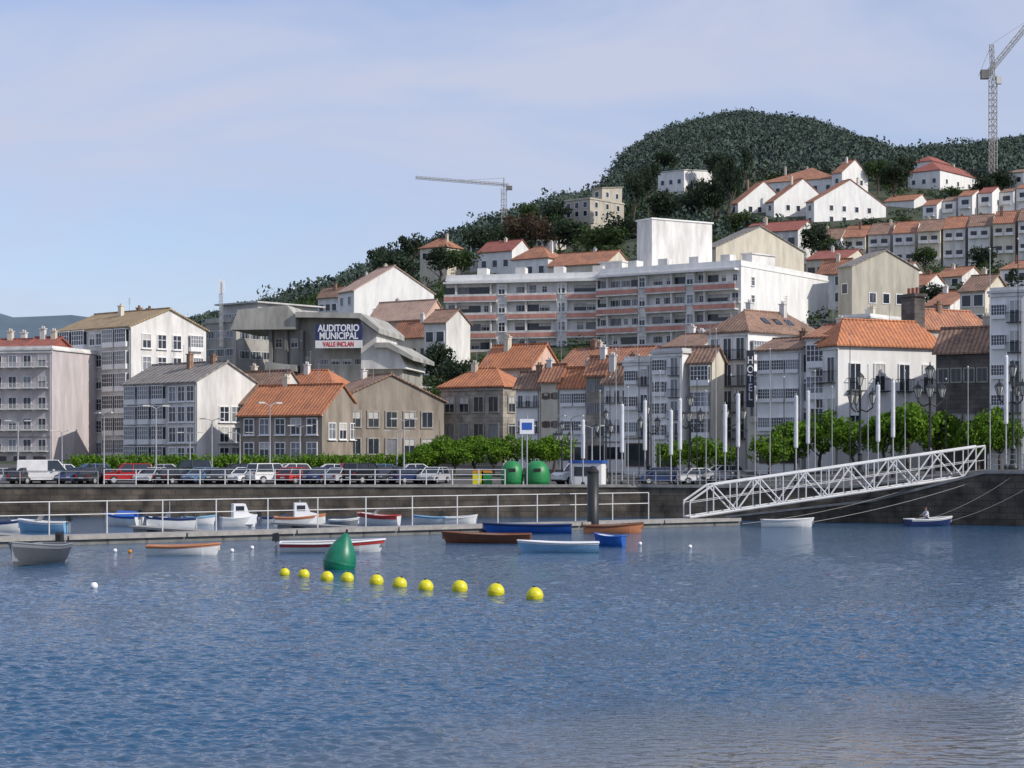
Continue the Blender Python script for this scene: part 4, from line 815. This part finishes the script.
dk=MB(); dk.add([Vector((0,0,-.06)),side+Vector((0,0,-.06)),side+gd+Vector((0,0,-.06)),gd+Vector((0,0,-.06)),Vector((0,0,.02)),side+Vector((0,0,.02)),side+gd+Vector((0,0,.02)),gd+Vector((0,0,.02))],[(0,1,2,3),(4,7,6,5),(0,4,5,1),(1,5,6,2),(2,6,7,3),(3,7,4,0)]); dk.build('walkway','deck',r)
for i,(a,b) in enumerate(((at(742,524,138),at(905,490,141)),(at(950,521,138),at(1040,480,136)),(at(800,524,136),at(985,478,139)),(at(925,520,138.5),at(1010,478,137)))):
    a.z=max(a.z,.1); P=[a.lerp(b,t/12)-Vector((0,0,.9*4*(t/12)*(1-t/12)*.35)) for t in range(13)]
    tag(MB().path(P,.02,5).build('mooring_rope','rope'),['rope running from the pontoon end to the quay under the gangway','rope from the small boat with a person to the right quay','rope from the white skiff up to the gangway head','second rope behind the person towards the quay top'][i],'rope')
# ---------------------------------------------------------------- buoys
for i,(px,py,dm) in enumerate(((285,575,.42),(304,577,.46),(327,580,.5),(347,581,.5),(376,584,.53),(399,587,.54),(426,590,.55),(459,591,.57),(495,595,.60),(535,599,.58))):
    Y=9690./(py-455)
    r=empty('yellow_buoy',((px-512)*Y/F,Y,0),random.uniform(0,3),ORD(i)+' round yellow buoy from the left in the floating line','buoy','line of yellow buoys'); R_=dm/2*1.05
    r.rotation_euler[0]=random.uniform(-.3,.3)
    MB().lathe([(R_*sin(t*pi/12)+.001,R_*.4-R_*cos(t*pi/12)) for t in range(13)],20).build('float','yellow',r,True)
    MB().lathe([(R_*1.012,R_*.31),(R_*1.02,R_*.40),(R_*1.012,R_*.49)],20).build('seam_band','yellow',r); MB().lathe([(.05,R_*1.35),(.06,R_*1.45),(.03,R_*1.55)],8).build('eyelet','black',r)
Y=9690./(569-455); r=empty('green_buoy',((338-512)*Y/F,Y,0),0,'large green cone shaped channel buoy floating near the yellow ones','buoy'); r.rotation_euler=(0,R(13),0)
MB().lathe([(.2,-.5),(.5,-.3),(.66,-.05),(.73,.22),(.72,.50),(.64,.78),(.50,1.05),(.34,1.30),(.2,1.5),(.1,1.62),(.03,1.68)],26).build('body','green',r,True)
MB().lathe([(.735,.22),(.75,.30),(.735,.37)],26).build('rubbing_band','green',r); MB().lathe([(.06,1.66),(.05,1.82)],8).build('lifting_eye','black',r)
for i,(px,py) in enumerate(((94,588),(115,552),(130,553),(232,552),(252,549),(690,548),(640,545))):
    Y=9690./(py-455); r=empty('mooring_float',((px-512)*Y/F,Y,0),0,['small white float alone left of the yellow buoys','small float left of the orange rimmed white skiff','second small float left of the orange rimmed skiff','float right of the orange rimmed white skiff','float between the skiff and the red striped boat','float on the water below the pontoon end','float right of the pale blue rowing boat'][i],'float'); q_=.15 if i==0 else .11
    MB().lathe([(q_*sin(t*pi/8)+.001,.08-q_*cos(t*pi/8)) for t in range(9)],12).build('ball','bandw' if i!=2 else 'yel2',r,True); MB().lathe([(.03,q_+.06),(.03,q_+.12)],8).build('eyelet','black',r)
# ---------------------------------------------------------------- boats
def boat(px,wl,lpx,hd,hc,sc_,ic,label,opts=(),name='rowing_boat',B=None,fb=.55,L=None):
    Y=9690./(wl-455); h=R(hd); L=L or lpx*Y/F/max(.35,abs(cos(h)))*.97; B=B or max(1.35,L*.34)
    r=empty(name,((px-512)*Y/F,Y,0),h,label,'boat'); r.rotation_euler=(random.uniform(-.03,.03),random.uniform(-.015,.015),h); ns=16; ms=6
    def hb(t): return B/2*((1-((t-.4)/.6)**2.3) if t>.4 else (1-.22*((.4-t)/.4)**2))
    def sh(t): return fb*(1+.55*max(0,t-.3)**1.6+.12*max(0,.3-t))
    def X(t,s): return -L/2+L*t*(1-.06*(1-s)*(t>.8))
    def pt(t,s,sg,off=0): return (X(t,s),sg*(max(.02,hb(t))*(s**.45 if s>0 else 0)+off),-.22+.1*t*t+(sh(t)+.22-.1*t*t)*s)
    o=MB()
    for sg in (-1,1):
        vs=[pt(i/ns,j/ms,sg) for i in range(ns+1) for j in range(ms+1)]; fs=[]
        for i in range(ns):
            for j in range(ms):
                a=i*(ms+1)+j; q=(a,a+ms+1,a+ms+2,a+1); fs.append(q if sg<0 else q[::-1])
        o.add(vs,fs)
    tr=[pt(0,j/ms,-1) for j in range(ms,-1,-1)]+[pt(0,j/ms,1) for j in range(1,ms+1)]; o.add(tr,[tuple(range(len(tr)))])
    o.build('hull',hc,r,False)
    st=MB(); sa=.72 if 'wide' in opts else .84
    for sg in (-1,1):
        vs=[pt(i/ns,s,sg,.015) for i in range(ns+1) for s in (sa,.98)]; fs=[(2*i,2*i+2,2*i+3,2*i+1) if sg<0 else (2*i+1,2*i+3,2*i+2,2*i) for i in range(ns)]; st.add(vs,fs)
    st.build('top_strake',sc_,r)
    gn=MB()
    for sg in (-1,1): gn.path([pt(i/ns,1,sg,.0) for i in range(ns+1)],.045,5)
    gn.bar(pt(0,1,-1),pt(0,1,1),.045,5); gn.build('gunwale',sc_ if 'wg' not in opts else 'bandw',r)
    it=MB(); lv=[]
    for i in range(ns+1):
        t=i/ns; w=max(.01,hb(t)-.05); x=X(t,1)*.985; sf=((.14+.22)/(sh(t)+.22)); k=.82*sf**.45
        lv+= [(x,-w,sh(t)-.01),(x,-w*k,.14+.1*t*t),(x,w*k,.14+.1*t*t),(x,w,sh(t)-.01)]
    it.add(lv,[(4*i+j,4*i+j+1,4*i+j+5,4*i+j+4) for i in range(ns) for j in range(3)]+[(0,1,2,3)]); it.build('interior',ic,r)
    if 'nothwart' not in opts:
        for t in (.2,.45,.68): w=hb(t)*.9-.06; MB().box(X(t,1)-.13,X(t,1)+.13,-w,w,sh(t)-.2,sh(t)-.15).build('thwart','wood' if ic!='wood' else 'deck',r)
    if 'cabin' in opts:
        w=hb(.6)*.7; cx_=X(.55,1); z=sh(.6)
        c=MB(); c.prism([(cx_-.6,.2),(cx_+.9,.2),(cx_+1.1,z+.15),(cx_+.5,z+.3),(cx_+.25,z+.95),(cx_-.6,z+.95)],-w,w); cb=c.build('cabin','bandw',r)
        g=MB(); g.prism([(cx_+.48,z+.36),(cx_+.50,z+.36),(cx_+.30,z+.85),(cx_+.28,z+.85)],-w*.85,w*.85); g.box(cx_-.45,cx_+.15,-w-.01,-w+.0,z+.4,z+.8); g.box(cx_-.45,cx_+.15,w,w+.01,z+.4,z+.8); g.build('cabin_window','glass',cb)
    if 'screen' in opts:
        w=hb(.6)*.8; cx_=X(.58,1); z=sh(.6); c=MB(); c.add([(cx_,-w,z),(cx_,w,z),(cx_-.3,w*.9,z+.45),(cx_-.3,-w*.9,z+.45)],[(0,1,2,3)]); c.build('windscreen','glass2',r)
        c=MB(); c.prism([(cx_,z-.12),(X(.97,1),sh(.97)-.03),(X(.97,1),sh(.97)),(cx_,z+.08)],-w*.55,w*.55); c.build('foredeck','bandw',r)
    if 'cover' in opts:
        w=hb(.4)*.9; c=MB(); c.prism([(-w,sh(.4)),(w,sh(.4)),(0,sh(.4)+.4)],X(.1,1),X(.62,1),'x'); c.build('tarpaulin','bluep',r)
    if 'motor' in opts:
        x=-L/2; c=MB(); c.prism([(x-.42,fb+.1),(x-.05,fb+.1),(x-.02,fb+.45),(x-.12,fb+.55),(x-.38,fb+.5)],-.14,.14); mo=c.build('outboard_motor','black',r); MB().box(x-.27,x-.15,-.05,.05,-.3,fb+.1).build('motor_leg','metal',mo)
    if 'mast' in opts: MB().bar((X(.5,1),0,.1),(X(.5,1),0,1.9),.03,6).build('mast','metal',r)
    if 'oars' in opts:
        for sg in (-1,1): c=MB(); c.bar((X(.1,1),sg*.25,sh(.3)-.05),(X(.75,1),sg*.15,sh(.6)+.02),.025,6); c.box(X(.02,1),X(.12,1),sg*.25-.07,sg*.25+.07,sh(.3)-.07,sh(.3)-.03); c.build('oar','deck',r)
    return r
for n_,c_ in {'boat_white':(.72,.72,.70),'boat_grey':(.20,.215,.23),'boat_dark_grey':(.075,.082,.092),'boat_red':(.45,.05,.04),'boat_blue':(.02,.11,.42),'boat_pale_blue':(.22,.42,.60),'boat_brown':(.18,.065,.03),'boat_orange':(.50,.20,.09),'boat_teal':(.25,.45,.46),'boat_cream':(.60,.55,.42),'boat_navy':(.02,.04,.13)}.items(): paint(n_,c_,.5)
boat(35,564,54,-103,'boat_dark_grey','boat_grey','boat_grey','grey rowing boat seen bow on at the far left',('motor',),L=4.6,B=2.05,fb=.85)
boat(184,555,75,3,'boat_white','boat_orange','boat_cream','white skiff with orange rim lying left of the green buoy',('oars',),fb=.46)
boat(333,552,108,4,'boat_white','boat_red','boat_grey','long white open boat with red rim behind the green buoy',('motor','wg','oars','wide'),fb=.5)
boat(42,532,52,170,'boat_pale_blue','boat_white','boat_white','pale blue motorboat with windscreen moored at the left pontoon',('screen','motor','nothwart'),'motorboat',fb=.65)
boat(8,531,40,15,'boat_white','boat_navy','boat_white','white boat with navy rim cut by the left edge',('screen','nothwart'),'motorboat',fb=.6)
boat(122,526,40,150,'boat_white','boat_blue','boat_white','small white boat under a blue tarpaulin behind the pontoon',('cover','motor','nothwart'),'motorboat',fb=.7)
boat(170,529,44,-150,'boat_white','boat_navy','boat_white','white motorboat with mast right of the tarpaulin boat',('screen','mast','motor','nothwart'),'motorboat',fb=.7)
boat(200,524,30,20,'boat_white','boat_pale_blue','boat_white','small pale boat tucked behind the motorboat with mast',('motor',),fb=.5)
boat(239,527,35,20,'boat_white','boat_white','boat_white','small white cabin boat behind the middle of the pontoon rail',('cabin','nothwart'),'cabin_boat',fb=.65)
boat(300,527,52,12,'boat_white','boat_orange','boat_white','cabin boat with orange rim moored behind the green buoy',('cabin','mast','nothwart'),'cabin_boat',fb=.7)
boat(378,525,44,165,'boat_white','boat_red','boat_white','white boat with red top strake behind the pontoon',('screen','nothwart','wide'),'motorboat',fb=.7)
boat(431,524,38,175,'boat_white','boat_pale_blue','boat_white','small white skiff with pale blue rim behind the pontoon',(),fb=.5)
boat(461,524,34,10,'boat_white','boat_white','boat_grey','plain small white dinghy left of the blue boat',('motor',),fb=.5)
boat(486,543,92,176,'boat_brown','boat_brown','wood','varnished brown wooden boat in front of the pontoon',('oars',),fb=.5)
boat(527,533,92,178,'boat_blue','boat_navy','boat_blue','long bright blue open boat behind the brown one',fb=.52)
boat(558,552,84,178,'boat_pale_blue','boat_white','boat_teal','pale blue and white rowing boat nearest the camera by the pontoon',('wg',),fb=.48)
boat(609,546,30,160,'boat_blue','boat_blue','boat_white','short blue dinghy just right of the pale blue rowing boat',fb=.55)
boat(614,533,62,4,'boat_orange','boat_brown','wood','orange brown wooden boat near the dark mooring pile',('oars',),fb=.5)
boat(788,527,54,3,'boat_white','boat_white','boat_grey','white skiff alone beneath the steel gangway',fb=.5)
boat(275,524,26,10,'boat_white','boat_navy','boat_white','small white boat with navy rim left of the orange rimmed cabin boat',('motor',),fb=.5)
pb=boat(930,526,36,25,'boat_navy','boat_white','boat_grey','small dark boat carrying a seated person by the right quay',fb=.5,L=3.9)
boat(345,527,30,-10,'boat_grey','boat_white','boat_white','small grey boat between the two red striped boats',(),fb=.5)
# person seated in the boat
pv=[(0,0,.55),(0,0,.78),(.05,0,1.02),(.1,0,1.14),(.12,0,1.22),  (.08,.19,1.06),(.22,.27,.86),(.42,.22,.80),(.08,-.19,1.06),(.22,-.27,.86),(.42,-.22,.80),(.05,.12,.5),(.46,.16,.56),(.5,.16,.16),(.62,.16,.13),(.05,-.12,.5),(.46,-.16,.56),(.5,-.16,.16),(.62,-.16,.13)]
ed=[(0,1),(1,2),(2,3),(3,4),(2,5),(5,6),(6,7),(2,8),(8,9),(9,10),(0,11),(11,12),(12,13),(13,14),(0,15),(15,16),(16,17),(17,18)]
rad=[.15,.14,.16,.07,.06,.075,.05,.035,.075,.05,.035,.10,.075,.05,.04,.10,.075,.05,.04]
me=bpy.data.meshes.new('body'); me.from_pydata(pv,ed,[]); to=bpy.data.objects.new('tmp',me); col.objects.link(to)
md=to.modifiers.new('s','SKIN'); 
for i,s in enumerate(me.skin_vertices[0].data): s.radius=(rad[i],rad[i]); s.use_root=(i==0)
to.modifiers.new('u','SUBSURF').levels=1
dg=bpy.context.evaluated_depsgraph_get(); dg.update(); bm_=bpy.data.meshes.new_from_object(to.evaluated_get(dg)); bpy.data.objects.remove(to)
bm_.materials.clear()
for x in ('shirt','trous','skin'): bm_.materials.append(M[x])
for p in bm_.polygons:
    c=p.center; p.use_smooth=True
    p.material_index=2 if (c.z>1.14 or (c.x>.3 and c.z>.7)) else (0 if c.z>.66 else 1)
loc=Vector(pb.location)+Vector((-.2,0,-.05)); pr=empty('person',loc,R(200),'person in pale shirt sitting in the small boat by the right quay','person')
link('body',bm_,pr)
hp=[(.001,0)]+[(.098*sin(t*pi/10),.125*(1-cos(t*pi/10))) for t in range(1,10)]+[(.001,.25)]
hd_=MB().lathe(hp,16,(.13,0,1.19)); hd_.add([(.22,-.02,1.30),(.22,.02,1.30),(.255,0,1.29),(.225,0,1.345)],[(0,1,2),(0,2,3),(1,3,2)]); hd_.build('head','skin',pr,True)
MB().lathe([(.108*sin(t*pi/10)+.001,.13*(1-cos(t*pi/10))) for t in range(5,11)],16,(.115,0,1.2)).build('hair','hair',pr,True)
for s in (-1,1):
    h=MB()
    for k in range(4): h.bar((.42,s*(.2+.012*k),.80),(.50,s*(.19+.02*k),.77-.005*k),.011,5,.008)
    h.bar((.42,s*.2,.8),(.46,s*.15,.8),.012,5,.009); h.lathe([(.02,-.03),(.04,0),(.02,.03)],8,(.43,s*.22,.8)); h.build('hand','skin',pr)
# ---------------------------------------------------------------- cranes
def lattice(mb,a,b,w,n,r=.08):
    a=Vector(a);b=Vector(b);u=(b-a).normalized(); s=u.orthogonal().normalized()*w/2; t=u.cross(s).normalized()*w/2
    C=[s+t,s-t,-s-t,-s+t]
    for c in C: mb.bar(a+c,b+c,r,4)
    for i in range(n):
        p=a.lerp(b,i/n);q=a.lerp(b,(i+1)/n)
        for k in range(4): mb.bar(p+C[k],q+C[(k+1)%4],r*.6,4); mb.bar(p+C[k],p+C[(k+1)%4],r*.6,4)
Y=660.;b0=at(993,186,Y); r=empty('tower_crane',b0,0,'tall lattice tower crane with raised jib at the upper right','crane'); s=Y/F
t=MB(); lattice(t,(0,0,-4),(0,0,(186-80)*s),2.0,18,.16); t.build('mast','crane',r)
t=MB(); lattice(t,(-2.5,0,(186-76)*s),(22,0,(186+10)*s),1.3,16,.12); t.build('jib','crane',r)
t=MB(); lattice(t,(0,0,(186-80)*s),(-.5,0,(186-44)*s),1.1,6,.12); t.bar((-.5,0,(186-44)*s),(-5,0,(186-76)*s),.08,4); t.bar((-.5,0,(186-44)*s),(15,0,(186-15)*s),.06,4); t.build('tower_head','crane',r)
t=MB(); t.box(-4.2,-1.4,-1,1,(186-79)*s,(186-70)*s); t.build('counterweight','dkconcrete',r); t=MB(); t.box(1.1,2.9,-.9,.9,(186-84)*s,(186-76)*s); t.build('cab','whitem',r)
Y=600.;b0=at(504,228,Y); r=empty('tower_crane',b0,0,'small distant tower crane with long level jib over the wooded slope','crane'); s=Y/F
t=MB(); lattice(t,(0,0,-4),(0,0,40*s),1.2,9,.10); t.build('mast','crane',r)
t=MB(); lattice(t,(1.5,0,43*s),(-28,0,50.5*s),.7,22,.06); t.build('jib','crane',r)
t=MB(); t.bar((0,0,40*s),(0,0,50*s),.2,5); t.bar((0,0,50*s),(-14,0,47.5*s),.05,4); t.build('tower_head','crane',r); t=MB(); t.box(.6,2.6,-.6,.6,38*s,42*s); t.build('counterweight','dkconcrete',r)
p=at(221,325,262); r=empty('antenna_mast',p,0,'thin telecom antenna mast with white panels beside the grey office block','antenna')
t=MB(); lattice(t,(0,0,-3),(0,0,6),.35,10,.03); t.build('lattice_mast','metal',r)
for k in range(3): th=k*2.1; MB().box(.35*cos(th)-.12,.35*cos(th)+.12,.35*sin(th)-.08,.35*sin(th)+.08,4.3,6.3).build('panel_antenna','bandw',r)
# ---------------------------------------------------------------- light
sd=Vector((.80,-.42,.60)).normalized(); el=math.asin(sd.z); az=math.atan2(sd.x,sd.y)
sl=bpy.data.lights.new('sun','SUN'); sl.energy=3.6; sl.angle=R(.5); sl.color=(1,.94,.86); so=bpy.data.objects.new('sun',sl); col.objects.link(so); so.rotation_euler=(-sd).to_track_quat('-Z','Y').to_euler()
w=bpy.data.worlds.new('World'); sc.world=w; w.use_nodes=True; nt=w.node_tree; bg=nt.nodes['Background']; bg.inputs[1].default_value=.15
sk=N(nt,'ShaderNodeTexSky',sky_type='NISHITA'); sk.sun_disc=False; sk.sun_elevation=el; sk.sun_rotation=az; sk.dust_density=.8; sk.ozone_density=2.0; sk.air_density=1.
tc=N(nt,'ShaderNodeTexCoord'); mp=N(nt,'ShaderNodeMapping'); mp.inputs['Scale'].default_value=(2.4,2.4,10); mp.inputs['Rotation'].default_value=(0,R(-16),0); nt.links.new(tc.outputs['Generated'],mp.inputs[0])
cn=N(nt,'ShaderNodeTexNoise'); cn.inputs['Scale'].default_value=1.4; cn.inputs['Detail'].default_value=8; cn.inputs['Roughness'].default_value=.52; cn.inputs['Distortion'].default_value=.5; nt.links.new(mp.outputs[0],cn.inputs['Vector'])
cr=N(nt,'ShaderNodeMapRange'); cr.inputs[1].default_value=.36; cr.inputs[2].default_value=.62; cr.inputs[3].default_value=.30; cr.inputs[4].default_value=.96; nt.links.new(cn.outputs['Fac'],cr.inputs[0])
ti=N(nt,'ShaderNodeMix',data_type='RGBA',blend_type='MULTIPLY'); ti.inputs[0].default_value=1; ti.inputs[7].default_value=(.84,.88,1.06,1); nt.links.new(sk.outputs[0],ti.inputs[6])
mx=N(nt,'ShaderNodeMix',data_type='RGBA'); mx.inputs[7].default_value=(3.75,4.05,5.15,1); nt.links.new(cr.outputs[0],mx.inputs[0]); nt.links.new(ti.outputs[2],mx.inputs[6]); nt.links.new(mx.outputs[2],bg.inputs[0])
sc.view_settings.view_transform='Standard'; sc.view_settings.look='None'; sc.view_settings.exposure=0
cam=bpy.data.cameras.new('camera'); co=bpy.data.objects.new('camera',cam); col.objects.link(co); co.location=(0,0,H0); co.rotation_euler=(R(90),0,0)
cam.sensor_width=36; cam.lens=F/1024*36; cam.shift_y=(455-384)/1024; cam.clip_end=20000; cam.clip_start=.5; sc.camera=co
